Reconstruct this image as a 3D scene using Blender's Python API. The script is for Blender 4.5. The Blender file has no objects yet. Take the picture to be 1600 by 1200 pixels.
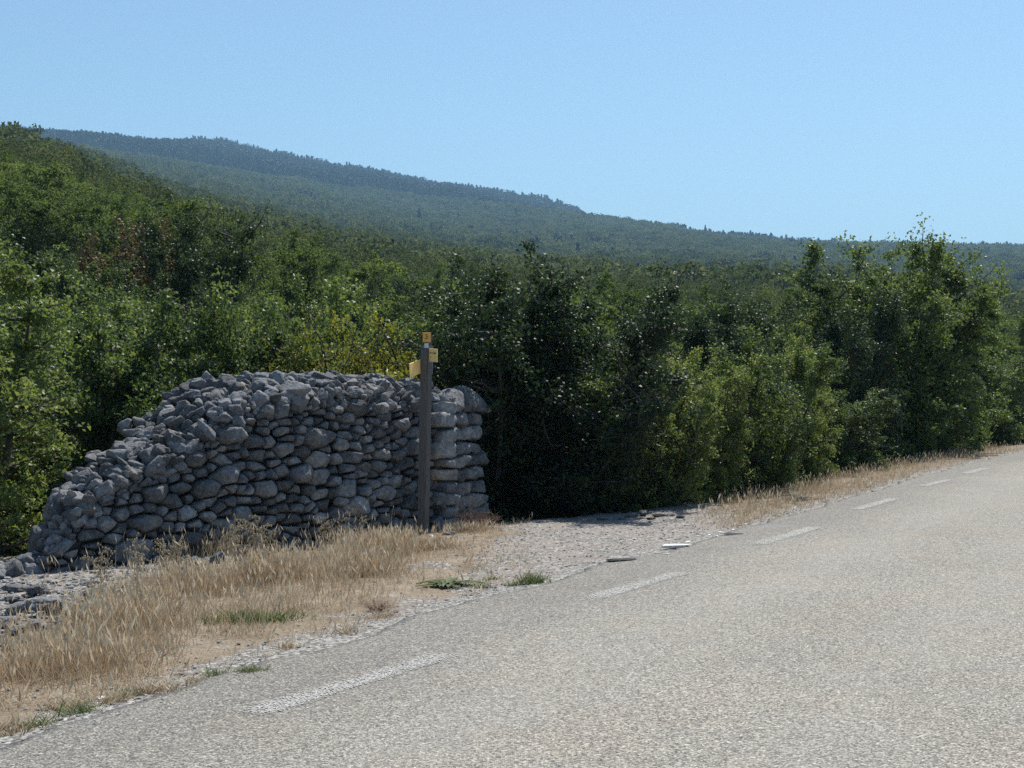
import bpy, math, random
import numpy as np
from mathutils import Vector, Matrix, Euler

S = bpy.context.scene
C = S.collection
rng = np.random.default_rng(7)
random.seed(7)

# ------------------------------------------------------------------ camera, sky, sun
F = 2400.0                       # focal length in pixels of the 1600 wide picture
EYE = 1.65
cam = bpy.data.objects.new('camera', bpy.data.cameras.new('camera'))
C.objects.link(cam)
cam.location = (0, 0, EYE)
cam.rotation_euler = (math.radians(90), 0, 0)
cam.data.sensor_width = 36
cam.data.lens = 36 * F / 1600
cam.data.clip_end = 30000
cam.data.clip_start = 0.1
S.camera = cam

SUN_AZ = 27.0                    # degrees right of the viewing direction (+Y)
SUN_EL = 58.0
w = bpy.data.worlds.new('World'); S.world = w; w.use_nodes = True
nt = w.node_tree
bg = nt.nodes['Background']
sky = nt.nodes.new('ShaderNodeTexSky')
sky.sky_type = 'NISHITA'; sky.sun_disc = False
sky.sun_elevation = math.radians(SUN_EL); sky.sun_rotation = math.radians(SUN_AZ)
sky.altitude = 800; sky.air_density = 1.0; sky.dust_density = 1.4; sky.ozone_density = 1.6
tint = nt.nodes.new('ShaderNodeMix'); tint.data_type = 'RGBA'; tint.blend_type = 'MULTIPLY'; tint.inputs[0].default_value = 1
tint.inputs[7].default_value = (.88, 1.03, 1.04, 1)
nt.links.new(sky.outputs[0], tint.inputs[6]); nt.links.new(tint.outputs[2], bg.inputs[0])
bg.inputs[1].default_value = 0.093

sl = bpy.data.lights.new('sun', 'SUN'); sl.energy = 4.7; sl.angle = math.radians(0.53); sl.color = (1.0, 0.95, 0.87)
so = bpy.data.objects.new('sun', sl); C.objects.link(so)
sd = Vector((math.sin(math.radians(SUN_AZ)) * math.cos(math.radians(SUN_EL)),
             math.cos(math.radians(SUN_AZ)) * math.cos(math.radians(SUN_EL)), math.sin(math.radians(SUN_EL))))
so.rotation_euler = sd.to_track_quat('Z', 'Y').to_euler()
so.location = (20, 20, 40)

S.view_settings.view_transform = 'Standard'; S.view_settings.look = 'None'
S.view_settings.exposure = 0.45; S.view_settings.gamma = 1.0
S.cycles.max_bounces = 6; S.cycles.diffuse_bounces = 3; S.cycles.glossy_bounces = 2
S.cycles.transmission_bounces = 2; S.cycles.volume_bounces = 0; S.cycles.transparent_max_bounces = 4
S.cycles.use_denoising = False  # ; S.cycles.denoiser = 'OPENIMAGEDENOISE'; S.cycles.denoising_input_passes = 'RGB_ALBEDO_NORMAL'; S.cycles.denoising_prefilter = 'ACCURATE'
HAZE = 0.00015

# ------------------------------------------------------------------ helpers
def tag(o, label=None, cat=None, group=None, kind=None):
    if label: o['label'] = label
    if cat: o['category'] = cat
    if group: o['group'] = group
    if kind: o['kind'] = kind
    return o

def empty(name, loc, rz=0.0, label=None, cat=None, group=None):
    o = bpy.data.objects.new(name, None); C.objects.link(o)
    o.location = loc; o.rotation_euler = (0, 0, rz); o.empty_display_size = 0.3
    return tag(o, label, cat, group)

def np_mesh(name, V, Fq, attrs=None, smooth=False, mat_index=None):
    """V (n,3); Fq (m,k) with k = 3 or 4, or a list of such arrays."""
    me = bpy.data.meshes.new(name)
    if not isinstance(Fq, list): Fq = [Fq]
    Fq = [f for f in Fq if len(f)]
    me.vertices.add(len(V)); me.vertices.foreach_set('co', np.asarray(V, np.float32).ravel())
    loops = np.concatenate([f.ravel() for f in Fq]).astype(np.int32)
    tot = np.concatenate([np.full(len(f), f.shape[1], np.int32) for f in Fq])
    start = np.concatenate([[0], np.cumsum(tot)[:-1]]).astype(np.int32)
    me.loops.add(len(loops)); me.loops.foreach_set('vertex_index', loops)
    me.polygons.add(len(tot)); me.polygons.foreach_set('loop_start', start)
    if mat_index is not None: me.polygons.foreach_set('material_index', np.asarray(mat_index, np.int32))
    me.polygons.foreach_set('use_smooth', np.full(len(tot), smooth, bool))
    for k, a in (attrs or {}).items():
        at = me.attributes.new(k, 'FLOAT', 'POINT'); at.data.foreach_set('value', np.asarray(a, np.float32))
    me.update(calc_edges=True)
    return me

def obj(name, me, mat=None, parent=None):
    o = bpy.data.objects.new(name, me); C.objects.link(o)
    if mat is not None and not me.materials:
        for m in (mat if isinstance(mat, (list, tuple)) else [mat]): me.materials.append(m)
    if parent: o.parent = parent
    return o

def copy_tree(o, parent=None):
    c = o.copy(); C.objects.link(c); c.parent = parent
    for ch in o.children: copy_tree(ch, c)
    return c

def _h(ix, iy, iz, seed):
    n = (ix.astype(np.int64) * 374761393 + iy.astype(np.int64) * 668265263 + iz.astype(np.int64) * 2147483647 + seed * 974634777) & 0xffffffff
    n = ((n ^ (n >> 13)) * 1274126177) & 0xffffffff
    n = (n ^ (n >> 16)) & 0xffffffff
    return n / 4294967295.0

def vnoise(P, seed=0):
    """smooth value noise in -1..1, P (n,3)"""
    P = np.asarray(P, float)
    i = np.floor(P).astype(np.int64); f = P - i; f = f * f * (3 - 2 * f)
    r = 0
    for dx in (0, 1):
        for dy in (0, 1):
            for dz in (0, 1):
                wt = (f[:, 0] if dx else 1 - f[:, 0]) * (f[:, 1] if dy else 1 - f[:, 1]) * (f[:, 2] if dz else 1 - f[:, 2])
                r = r + wt * _h(i[:, 0] + dx, i[:, 1] + dy, i[:, 2] + dz, seed)
    return r * 2 - 1

def fbm(P, seed=0, octv=4, gain=0.5):
    P = np.asarray(P, float); a = 1.0; s = 0; tot = 0
    for k in range(octv):
        s = s + a * vnoise(P * 2 ** k + 17.3 * k, seed + k); tot += a; a *= gain
    return s / tot

def n2(x, y, sc, seed=0, octv=3):
    x = np.asarray(x, float); y = np.asarray(y, float)
    P = np.stack([x.ravel() * sc, y.ravel() * sc, np.zeros(x.size)], 1)
    return fbm(P, seed, octv).reshape(x.shape)

def smooth(a, b, x):
    t = np.clip((x - a) / (b - a), 0, 1); return t * t * (3 - 2 * t)

# ------------------------------------------------------------------ the lie of the land
EDGE_Y = np.array([-60, 0, 7, 11.3, 16.5, 22, 28.3, 36.7, 60, 120., 400, 7000])
EDGE_X = np.array([-31, -5.4, -2.3, -0.47, 2.15, 4.80, 7.7, 12.0, 25, 62., 300, 7000])
def edge_x(y): return np.interp(y, EDGE_Y, EDGE_X)
def dist_edge(x, y): return (edge_x(y) - x) * 0.905      # > 0 on the verge side
ROAD_W = 6.2

PXT = np.array([-400, 0, 130, 250, 400, 560, 700, 850, 1000, 1150, 1300, 1450, 1600, 2000.])
TAB = [
 (32,  [430,430,440,450,462,475,485,485,492,502,520,530,540,560], 3.9),
 (60,  [268,280,312,338,380,414,434,444,455,465,475,487,500,520], 4.0),
 (100, [208,228,264,306,356,402,424,440,450,458,467,477,490,507], 5.0),
 (170, [196,220,258,306,352,392,414,430,442,450,459,470,484,502], 6.0),
 (260, [192,214,266,316,356,391,411,425,436,444,452,463,480,497], 6.8),
 (400, [205,222,274,318,354,386,404,416,427,436,446,458,478,497], 7.4),
 (700, [192,212,238,284,318,354,378,396,407,413,419,430,445,452], 9.0),
 (1000, [222,238,262,306,340,370,388,400,405,410,414,425,436,442], 9.5),
 (2000, [214,224,232,248,278,302,320,330,343,363,378,382,383,386], 15.0),
 (2300, [206,215,222,238,264,290,312,346,366,386,401,405,406,409], 8.0),
 (2900, [192,203,209,218,234,258,286,314,352,388,420,430,430,430], 22.0),
 (3500,[380,340,330,320,320,340,360,380,410,440,460,470,470,470], 10.0),
 (7000,[560]*14, 10.0)]
LR = np.log([t[0] for t in TAB]); TP = np.array([t[1] for t in TAB], float); TH = np.array([t[2] for t in TAB])

_P2 = np.array(sorted(list(PXT) + [300., 345., 415., 900., 925.]))
TP = np.array([np.interp(_P2, PXT, row) for row in TP]); PXT = _P2
_ov = {900.: 334, 925.: 352}
_i = [t[0] for t in TAB].index(2900)
for _p, _v in {300.: 214, 345.: 219, 415.: 234, 850.: 308, 900.: 326, 925.: 346, 1000.: 372}.items(): TP[_i, list(PXT).index(_p)] = _v
def far_z(x, y):
    """height of the wooded land, from its ridge lines"""
    r = np.maximum(np.hypot(x, y), 1e-3)
    az = np.arctan2(x, y)
    px = 800 + F * np.tan(np.clip(az, -0.9, 0.9))
    lr = np.clip(np.log(r), LR[0], LR[-1])
    k = np.clip(np.searchsorted(LR, lr, side='right') - 1, 0, len(LR) - 2)
    f = (lr - LR[k]) / (LR[k + 1] - LR[k])
    cols = np.clip(np.searchsorted(PXT, px, side='right') - 1, 0, len(PXT) - 2)
    g = np.clip((px - PXT[cols]) / (PXT[cols + 1] - PXT[cols]), 0, 1); g = g * g * (3 - 2 * g) * .5 + g * .5
    a = TP[k, cols] * (1 - g) + TP[k, cols + 1] * g
    b = TP[k + 1, cols] * (1 - g) + TP[k + 1, cols + 1] * g
    py = a * (1 - f) + b * f
    th = TH[k] * (1 - f) + TH[k + 1] * f
    yy = r * np.cos(np.clip(az, -0.6, 0.6))
    fade = 1 - smooth(0.6, 1.6, np.abs(az))
    rr = np.maximum(r, 32)
    z = EYE + (600 - py) / F * yy * fade * np.minimum(1, r / 32) - th
    z = z + n2(x / 60, y / 60, 1, 5) * np.clip(r * 0.006, 0, 5)
    z = z + n2(x / 300, y / 300, 1, 8) * np.clip((r - 300) * 0.006, 0, 9)
    return z

DY = np.array([0, 13, 16, 18, 19.6, 20.6, 21.5, 23, 26, 60.]); DD = np.array([9, 9, 8.6, 8.0, 6.4, 4.6, 3.1, 2.2, 1.25, 1.1])
def ground_z(x, y):
    x = np.asarray(x, float); y = np.asarray(y, float)
    d = dist_edge(x, y)
    D = np.interp(y, DY, DD)
    over = np.maximum(0, d - D)
    wide = np.interp(y, [0, 24, 30], [1, 1, 0.5])
    z = -0.012 - 0.05 * np.clip(d, 0, 7) * wide - 0.02 * smooth(0.0, 0.35, d) * (1 + 0.6 * n2(x, y, 1.5, 21))
    z = z + 0.055 * n2(x, y, 0.9, 3) * smooth(0.3, 1.5, d) + 0.018 * n2(x, y, 5, 4) * smooth(0.1, 0.6, d)
    z = z - np.minimum(0.22 * over, 0.9) * smooth(0, 1.0, over)
    # right-hand side of the road and far away
    dr = -d - ROAD_W
    z = z - 0.08 * smooth(0, 2, dr)
    wt = smooth(2.5, 16, over)
    wr = smooth(4, 60, dr)
    ww = np.maximum(wt, wr * smooth(60, 160, np.hypot(x, y)))
    return z * (1 - ww) + far_z(x, y) * ww

def at(px, py, lo=3.0, hi=400.0):
    """the point of the ground seen in direction (px, py)"""
    ys = np.exp(np.linspace(math.log(lo), math.log(hi), 3000))
    x = (px - 800) / F * ys; z = EYE - (py - 600) / F * ys
    hit = np.nonzero(z <= ground_z(x, ys))[0]
    k = hit[0] if len(hit) else len(ys) - 1
    return float(x[k]), float(ys[k]), float(ground_z(x[k:k + 1], ys[k:k + 1])[0])

def at_y(px, Y):
    x = (px - 800) / F * Y
    return x, Y, float(ground_z(np.array([x]), np.array([Y]))[0])

def project(x, y, z):
    y = np.maximum(y, .1)
    return 800 + F * x / y, 600 - F * (z - EYE) / y

# ------------------------------------------------------------------ materials
def mat(name):
    m = bpy.data.materials.new(name); m.use_nodes = True
    t = m.node_tree; b = t.nodes['Principled BSDF']
    return m, t, b
def N(t, ty, **kw):
    n = t.nodes.new(ty)
    for k, v in kw.items(): setattr(n, k, v)
    return n
def noise(t, scale, detail=4, rough=0.55, vec=None, dist=0.0):
    n = N(t, 'ShaderNodeTexNoise'); n.inputs['Scale'].default_value = scale
    n.inputs['Detail'].default_value = detail; n.inputs['Roughness'].default_value = rough
    n.inputs['Distortion'].default_value = dist
    if vec is not None: t.links.new(vec, n.inputs['Vector'])
    return n
def ramp(t, src, stops):
    r = N(t, 'ShaderNodeValToRGB'); e = r.color_ramp.elements
    while len(e) < len(stops): e.new(0.5)
    for i, (p, c) in enumerate(stops):
        e[i].position = p; e[i].color = (c[0], c[1], c[2], 1) if not np.isscalar(c) else (c, c, c, 1)
    t.links.new(src, r.inputs[0]); return r
def mix(t, f, a, b, mode='MIX'):
    n = N(t, 'ShaderNodeMix', data_type='RGBA', blend_type=mode)
    for inp, v in ((n.inputs[0], f), (n.inputs[6], a), (n.inputs[7], b)):
        if hasattr(v, 'type') and hasattr(v, 'links'): t.links.new(v, inp)
        elif np.isscalar(v): inp.default_value = v
        else: inp.default_value = (v[0], v[1], v[2], 1)
    return n.outputs[2]
def math_n(t, op, a, b=None, clamp=False):
    n = N(t, 'ShaderNodeMath', operation=op); n.use_clamp = clamp
    for i, v in enumerate((a, b)):
        if v is None: continue
        if np.isscalar(v): n.inputs[i].default_value = v
        else: t.links.new(v, n.inputs[i])
    return n.outputs[0]
def bump(t, src, strength, dist, b, prev=None):
    n = N(t, 'ShaderNodeBump'); n.inputs['Strength'].default_value = strength; n.inputs['Distance'].default_value = dist
    t.links.new(src, n.inputs['Height'])
    if prev is not None: t.links.new(prev, n.inputs['Normal'])
    t.links.new(n.outputs[0], b.inputs['Normal']); return n.outputs[0]
def attr(t, name):
    n = N(t, 'ShaderNodeAttribute'); n.attribute_name = name; return n.outputs['Fac']
def pos(t): return N(t, 'ShaderNodeNewGeometry').outputs['Position']

def chips(t, vec, scale):
    v = N(t, 'ShaderNodeTexVoronoi'); v.inputs['Scale'].default_value = scale; t.links.new(vec, v.inputs['Vector'])
    return v

def make_road_mat():
    m, t, b = mat('worn_chip_seal')
    P = pos(t)
    v = chips(t, P, 116)                                   # chippings of about a centimetre
    sep = N(t, 'ShaderNodeSeparateColor'); t.links.new(v.outputs['Color'], sep.inputs[0])
    tone = ramp(t, sep.outputs[0], [(0.0, (.06, .056, .052)), (0.18, (.14, .132, .118)), (0.5, (.285, .263, .222)), (0.8, (.368, .340, .288)), (1.0, (.58, .55, .485))])
    gap = ramp(t, v.outputs['Distance'], [(0.0, 1.0), (0.55, 1.0), (0.85, .38)])
    col = mix(t, 1.0, tone.outputs[0], gap.outputs[0], 'MULTIPLY')
    big = noise(t, 0.35, 4, .6, P); pat = ramp(t, big.outputs[0], [(0.3, .92), (0.7, 1.06)])
    col = mix(t, 1.0, col, pat.outputs[0], 'MULTIPLY')
    mid = noise(t, 34, 4, .75, P); p2 = ramp(t, mid.outputs[0], [(0.32, .78), (0.5, 1.0), (0.68, 1.2)])
    v3 = chips(t, P, 60); sep3 = N(t, 'ShaderNodeSeparateColor'); t.links.new(v3.outputs['Color'], sep3.inputs[0])
    p3 = ramp(t, sep3.outputs[0], [(0, .84), (.5, 1.0), (1, 1.16)]); col = mix(t, 1.0, col, p3.outputs[0], 'MULTIPLY')
    wm = noise(t, 1.1, 4, .6, P); col = mix(t, ramp(t, wm.outputs[0], [(.45, 0), (.7, .35)]).outputs[0], col, mix(t, 1.0, col, (1.10, 1.0, .88), 'MULTIPLY'))
    col = mix(t, 1.0, col, p2.outputs[0], 'MULTIPLY')
    # polished wheel tracks, worn marginal line, bared bitumen by the edge
    e = attr(t, 'wheel'); col = mix(t, math_n(t, 'MULTIPLY', e, .16), col, (.35, .335, .31))
    raw = attr(t, 'raw'); nr = noise(t, 6, 4, .7, P)
    rf = math_n(t, 'MULTIPLY', raw, ramp(t, nr.outputs[0], [(0.35, 0.2), (0.62, 1)]).outputs[0])
    dk = ramp(t, sep.outputs[1], [(.42, 0), (.52, 1)]); col = mix(t, math_n(t, 'MULTIPLY', math_n(t, 'MULTIPLY', raw, dk.outputs[0]), .42), col, (.085, .087, .095))
    col = mix(t, math_n(t, 'MULTIPLY', rf, .18), col, mix(t, 0.55, col, (.04, .04, .043)))
    bl = noise(t, 0.8, 2, .5, P); blf = ramp(t, bl.outputs[0], [(0.68, 0), (0.76, .5)])
    col = mix(t, blf.outputs[0], col, (.24, .255, .29))
    t.links.new(col, b.inputs['Base Color']); b.inputs['Roughness'].default_value = .82
    b.inputs['Specular IOR Level'].default_value = .25
    n1 = bump(t, v.outputs['Distance'], .55, -.006, b)
    bump(t, mid.outputs[0], .3, .01, b, n1)
    return m

def make_line_mat():
    m, t, b = mat('worn_road_paint')
    P = pos(t); v = chips(t, P, 120)
    sep = N(t, 'ShaderNodeSeparateColor'); t.links.new(v.outputs['Color'], sep.inputs[0])
    n = noise(t, 4, 4, .7, P)
    tone = ramp(t, sep.outputs[0], [(0, (.21, .205, .19)), (.35, (.35, .34, .315)), (1, (.49, .48, .455))])
    gap = ramp(t, v.outputs['Distance'], [(0.0, 1.0), (0.6, 1.0), (0.9, .6)])
    col = mix(t, 1.0, tone.outputs[0], gap.outputs[0], 'MULTIPLY')
    t.links.new(col, b.inputs['Base Color']); b.inputs['Roughness'].default_value = .75
    bump(t, v.outputs['Distance'], .4, -.005, b)
    # worn through: the bare chippings show between the grains of paint
    f = attr(t, 'fade')
    fac = math_n(t, 'GREATER_THAN', math_n(t, 'ADD', math_n(t, 'MULTIPLY', sep.outputs[1], .75), math_n(t, 'MULTIPLY', n.outputs[0], .55)), f)
    tr = N(t, 'ShaderNodeBsdfTransparent'); mx = N(t, 'ShaderNodeMixShader')
    t.links.new(fac, mx.inputs[0]); t.links.new(tr.outputs[0], mx.inputs[2]); t.links.new(b.outputs[0], mx.inputs[1])
    t.links.new(mx.outputs[0], t.nodes['Material Output'].inputs['Surface'])
    return m

def make_ground_mat():
    m, t, b = mat('stony_ground')
    P = pos(t)
    # dry earth with straw
    a1 = noise(t, 3.0, 5, .65, P); a2 = noise(t, 45, 4, .7, P); a3 = noise(t, 160, 2, .6, P)
    straw = ramp(t, a1.outputs[0], [(0.25, (.17, .13, .09)), (0.5, (.27, .215, .155)), (0.75, (.37, .32, .255))])
    sp = ramp(t, a2.outputs[0], [(0.3, .62), (0.7, 1.3)])
    straw = mix(t, 1.0, straw.outputs[0], sp.outputs[0], 'MULTIPLY')
    # pale limestone grit
    v = chips(t, P, 42); sep = N(t, 'ShaderNodeSeparateColor'); t.links.new(v.outputs['Color'], sep.inputs[0])
    v2 = chips(t, P, 120); sep2 = N(t, 'ShaderNodeSeparateColor'); t.links.new(v2.outputs['Color'], sep2.inputs[0])
    grit = ramp(t, sep.outputs[0], [(0, (.10, .095, .088)), (.35, (.22, .20, .178)), (.75, (.33, .305, .275)), (1, (.60, .58, .55))])
    g2 = ramp(t, sep2.outputs[0], [(0, .62), (1, 1.25)])
    grit = mix(t, 1.0, grit.outputs[0], g2.outputs[0], 'MULTIPLY')
    pinkn = noise(t, 1.3, 3, .6, P); pk = ramp(t, pinkn.outputs[0], [(0.45, 0), (0.65, .5)])
    grit = mix(t, pk.outputs[0], grit, (.33, .275, .235))
    # woodland litter
    l1 = noise(t, 12, 5, .7, P)
    lit = ramp(t, l1.outputs[0], [(0.3, (.035, .028, .018)), (0.6, (.09, .07, .045)), (0.8, (.16, .13, .09))])
    jitter = math_n(t, 'MULTIPLY', math_n(t, 'SUBTRACT', noise(t, 6, 5, .7, P).outputs[0], .5), 1.1)
    gf = ramp(t, math_n(t, 'ADD', attr(t, 'path'), jitter), [(0.35, 0), (0.65, 1)])
    ed = ramp(t, sep.outputs[1], [(0, (.075, .075, .08)), (.3, (.19, .18, .165)), (.7, (.34, .325, .295)), (1, (.55, .53, .49))])
    ef = ramp(t, math_n(t, 'ADD', attr(t, 'edge'), jitter), [(0.3, 0), (0.7, 1)])
    wf = ramp(t, math_n(t, 'ADD', attr(t, 'wood'), jitter), [(0.35, 0), (0.65, 1)])
    col = mix(t, gf.outputs[0], straw, grit); col = mix(t, ef.outputs[0], col, ed.outputs[0]); col = mix(t, wf.outputs[0], col, lit.outputs[0])
    t.links.new(col, b.inputs['Base Color']); b.inputs['Roughness'].default_value = .95
    b.inputs['Specular IOR Level'].default_value = .15
    n1 = bump(t, v.outputs['Distance'], .6, -.015, b); n2_ = bump(t, a2.outputs[0], .7, .02, b, n1)
    bump(t, a1.outputs[0], .5, .06, b, n2_)
    return m

def make_rock_mat(name='grey_limestone', lift=1.0, warm=0.0):
    m, t, b = mat(name)
    g = N(t, 'ShaderNodeTexCoord').outputs['Object']
    P = g
    oi = N(t, 'ShaderNodeObjectInfo').outputs['Random']
    a = noise(t, 3.5, 6, .62, P); c = noise(t, 22, 5, .7, P); d = noise(t, 90, 3, .65, P)
    base = ramp(t, a.outputs[0], [(0.28, (.092, .095, .105)), (0.45, (.15, .154, .166)), (0.6, (.225, .23, .24)), (0.8, (.36, .36, .355))])
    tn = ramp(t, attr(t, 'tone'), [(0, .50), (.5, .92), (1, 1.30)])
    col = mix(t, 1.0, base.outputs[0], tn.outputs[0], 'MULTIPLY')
    li = ramp(t, c.outputs[0], [(0.36, .60), (0.5, 1.0), (0.66, 1.32)])
    col = mix(t, 1.0, col, li.outputs[0], 'MULTIPLY')
    lich = ramp(t, d.outputs[0], [(0.58, 0), (0.68, .6)])
    col = mix(t, lich.outputs[0], col, (.50, .50, .48))
    rust = noise(t, 1.7, 4, .6, P); rf = ramp(t, rust.outputs[0], [(0.58, 0), (0.74, .42 + warm)])
    col = mix(t, rf.outputs[0], col, (.34, .25, .18))
    pits = N(t, 'ShaderNodeTexVoronoi'); pits.inputs['Scale'].default_value = 26; t.links.new(P, pits.inputs['Vector'])
    pf = ramp(t, pits.outputs['Distance'], [(0.08, .30), (0.22, 1)])
    pm = ramp(t, noise(t, 6, 3, .6, P).outputs[0], [(0.5, 0), (0.6, 1)])
    col = mix(t, pm.outputs[0], col, mix(t, 1.0, col, pf.outputs[0], 'MULTIPLY'))
    if lift != 1: col = mix(t, 1.0, col, (lift, lift, lift * .98), 'MULTIPLY')
    t.links.new(col, b.inputs['Base Color']); b.inputs['Roughness'].default_value = .88
    b.inputs['Specular IOR Level'].default_value = .3
    n1 = bump(t, a.outputs[0], .5, .05, b); n2_ = bump(t, c.outputs[0], 1.0, .03, b, n1); bump(t, d.outputs[0], .5, .005, b, n2_)
    return m

def make_leaf_mat(name, cols, gloss=.38, trans=.30, spec=.5):
    m, t, b = mat(name)
    oi = N(t, 'ShaderNodeObjectInfo').outputs['Random']
    tn = attr(t, 'tone')
    f = math_n(t, 'ADD', math_n(t, 'MULTIPLY', tn, .56), math_n(t, 'MULTIPLY', oi, .44))
    col = ramp(t, f, cols)
    t.links.new(col.outputs[0], b.inputs['Base Color']); b.inputs['Roughness'].default_value = gloss
    b.inputs['Specular IOR Level'].default_value = spec
    tl = N(t, 'ShaderNodeBsdfTranslucent')
    br = mix(t, 1.0, col.outputs[0], (1.4, 1.5, .95), 'MULTIPLY'); t.links.new(br, tl.inputs[0])
    mx = N(t, 'ShaderNodeMixShader'); mx.inputs[0].default_value = trans
    t.links.new(b.outputs[0], mx.inputs[1]); t.links.new(tl.outputs[0], mx.inputs[2])
    t.links.new(mx.outputs[0], t.nodes['Material Output'].inputs['Surface'])
    return m

def make_bark():
    m, t, b = mat('oak_bark')
    g = N(t, 'ShaderNodeTexCoord').outputs['Object']
    mp = N(t, 'ShaderNodeMapping'); mp.inputs['Scale'].default_value = (14, 14, 3); t.links.new(g, mp.inputs[0])
    a = noise(t, 2.0, 5, .7, mp.outputs[0])
    c = ramp(t, a.outputs[0], [(0.3, (.03, .026, .022)), (0.7, (.10, .09, .08))])
    t.links.new(c.outputs[0], b.inputs['Base Color']); b.inputs['Roughness'].default_value = .9
    bump(t, a.outputs[0], .8, .02, b)
    return m

def make_flat(name, col, rough=.7, var=.25, sc=20, stretch=(1, 1, 1), bumpd=.003):
    m, t, b = mat(name)
    g = N(t, 'ShaderNodeTexCoord').outputs['Object']
    mp = N(t, 'ShaderNodeMapping'); mp.inputs['Scale'].default_value = stretch; t.links.new(g, mp.inputs[0])
    a = noise(t, sc, 5, .65, mp.outputs[0])
    lo = tuple(c * (1 - var) for c in col); hi = tuple(min(1, c * (1 + var)) for c in col)
    c = ramp(t, a.outputs[0], [(0.3, lo), (0.7, hi)])
    t.links.new(c.outputs[0], b.inputs['Base Color']); b.inputs['Roughness'].default_value = rough
    bump(t, a.outputs[0], .5, bumpd, b)
    return m

def make_blade_mat(name, stops, trans=.3, rough=.6):
    m, t, b = mat(name)
    c = ramp(t, attr(t, 'tone'), stops)
    t.links.new(c.outputs[0], b.inputs['Base Color']); b.inputs['Roughness'].default_value = rough
    tl = N(t, 'ShaderNodeBsdfTranslucent'); t.links.new(c.outputs[0], tl.inputs[0])
    mx = N(t, 'ShaderNodeMixShader'); mx.inputs[0].default_value = trans
    t.links.new(b.outputs[0], mx.inputs[1]); t.links.new(tl.outputs[0], mx.inputs[2])
    t.links.new(mx.outputs[0], t.nodes['Material Output'].inputs['Surface'])
    return m

M_ROAD = make_road_mat(); M_LINE = make_line_mat(); M_GROUND = make_ground_mat()
M_ROCK = make_rock_mat(); M_ROCKP = make_rock_mat('pale_limestone', 1.45, .15); M_ENDLIT = make_rock_mat('sunlit_end_limestone', 1.18, .35)  # end copy lighter and warmer: grazing sun put into its colour
M_OAK = make_leaf_mat('oak_leaves', [(0.0, (.024, .038, .014)), (0.3, (.064, .096, .030)), (0.62, (.136, .176, .052)), (0.86, (.215, .245, .078)), (1, (.26, .20, .08))], .50, .42, .45)
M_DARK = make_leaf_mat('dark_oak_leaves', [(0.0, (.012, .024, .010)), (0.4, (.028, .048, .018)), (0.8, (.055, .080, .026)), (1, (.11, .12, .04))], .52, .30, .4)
M_MID = make_leaf_mat('slope_oak_leaves', [(0.0, (.024, .038, .014)), (0.3, (.064, .096, .030)), (0.62, (.136, .176, .052)), (0.86, (.215, .245, .078)), (1, (.26, .20, .08))], .7, .42, .22)
M_YEL = make_leaf_mat('yellowing_leaves', [(0.0, (.10, .11, .02)), (0.5, (.21, .20, .03)), (1, (.34, .27, .05))], .5, .4)
M_RUST = make_leaf_mat('browned_leaves', [(0.0, (.07, .04, .02)), (0.5, (.14, .08, .035)), (1, (.12, .11, .03))], .6, .25)
M_FAR = make_leaf_mat('distant_oak_leaves', [(0.0, (.030, .042, .020)), (0.35, (.075, .095, .042)), (0.7, (.15, .165, .070)), (1, (.23, .22, .10))], .8, .25, .08)
M_PINE = make_leaf_mat('pine_needles', [(0.0, (.010, .020, .012)), (1, (.026, .046, .022))], .6, .1, .3)
M_MIDD = make_leaf_mat('slope_dark_oak_leaves', [(0.0, (.012, .024, .010)), (0.4, (.028, .048, .018)), (0.8, (.055, .080, .026)), (1, (.11, .12, .04))], .65, .30, .25)
M_BARK = make_bark()
M_STRAW = make_blade_mat('dry_straw', [(0, (.19, .13, .075)), (.35, (.35, .255, .155)), (.75, (.50, .39, .255)), (1, (.68, .60, .46))])
M_GREEN = make_blade_mat('green_blades', [(0, (.05, .09, .02)), (.6, (.12, .17, .04)), (1, (.26, .26, .09))])
M_WEED = make_flat('dry_weed_stem', (.34, .27, .17), .85, .3, 40)
M_TWIG = make_flat('dry_brown_twigs', (.22, .13, .09), .85, .3, 40)
M_POST = make_flat('weathered_grey_wood', (.115, .105, .10), .85, .35, 9, (6, 6, .6), .004)
M_SLEEVE = make_flat('grey_painted_metal', (.13, .14, .17), .5, .12, 8)
M_SIGN = make_flat('yellow_sign_plate', (1.0, .67, .24), .55, .08, 7)
M_SIGN2 = make_flat('orange_sign_plate', (.80, .42, .08), .55, .10, 7)
M_INK = make_flat('dark_sign_lettering', (.10, .07, .03), .7, .1, 7)
M_WHITE = make_flat('white_sticker', (.62, .65, .72), .5, .12, 30)

# ------------------------------------------------------------------ ground sheet
def polygrid(nu, nv, off=0):
    i = np.arange(nu - 1)[:, None] * nv + np.arange(nv - 1)[None, :]
    return np.stack([i, i + nv, i + nv + 1, i + 1], -1).reshape(-1, 4) + off

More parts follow.
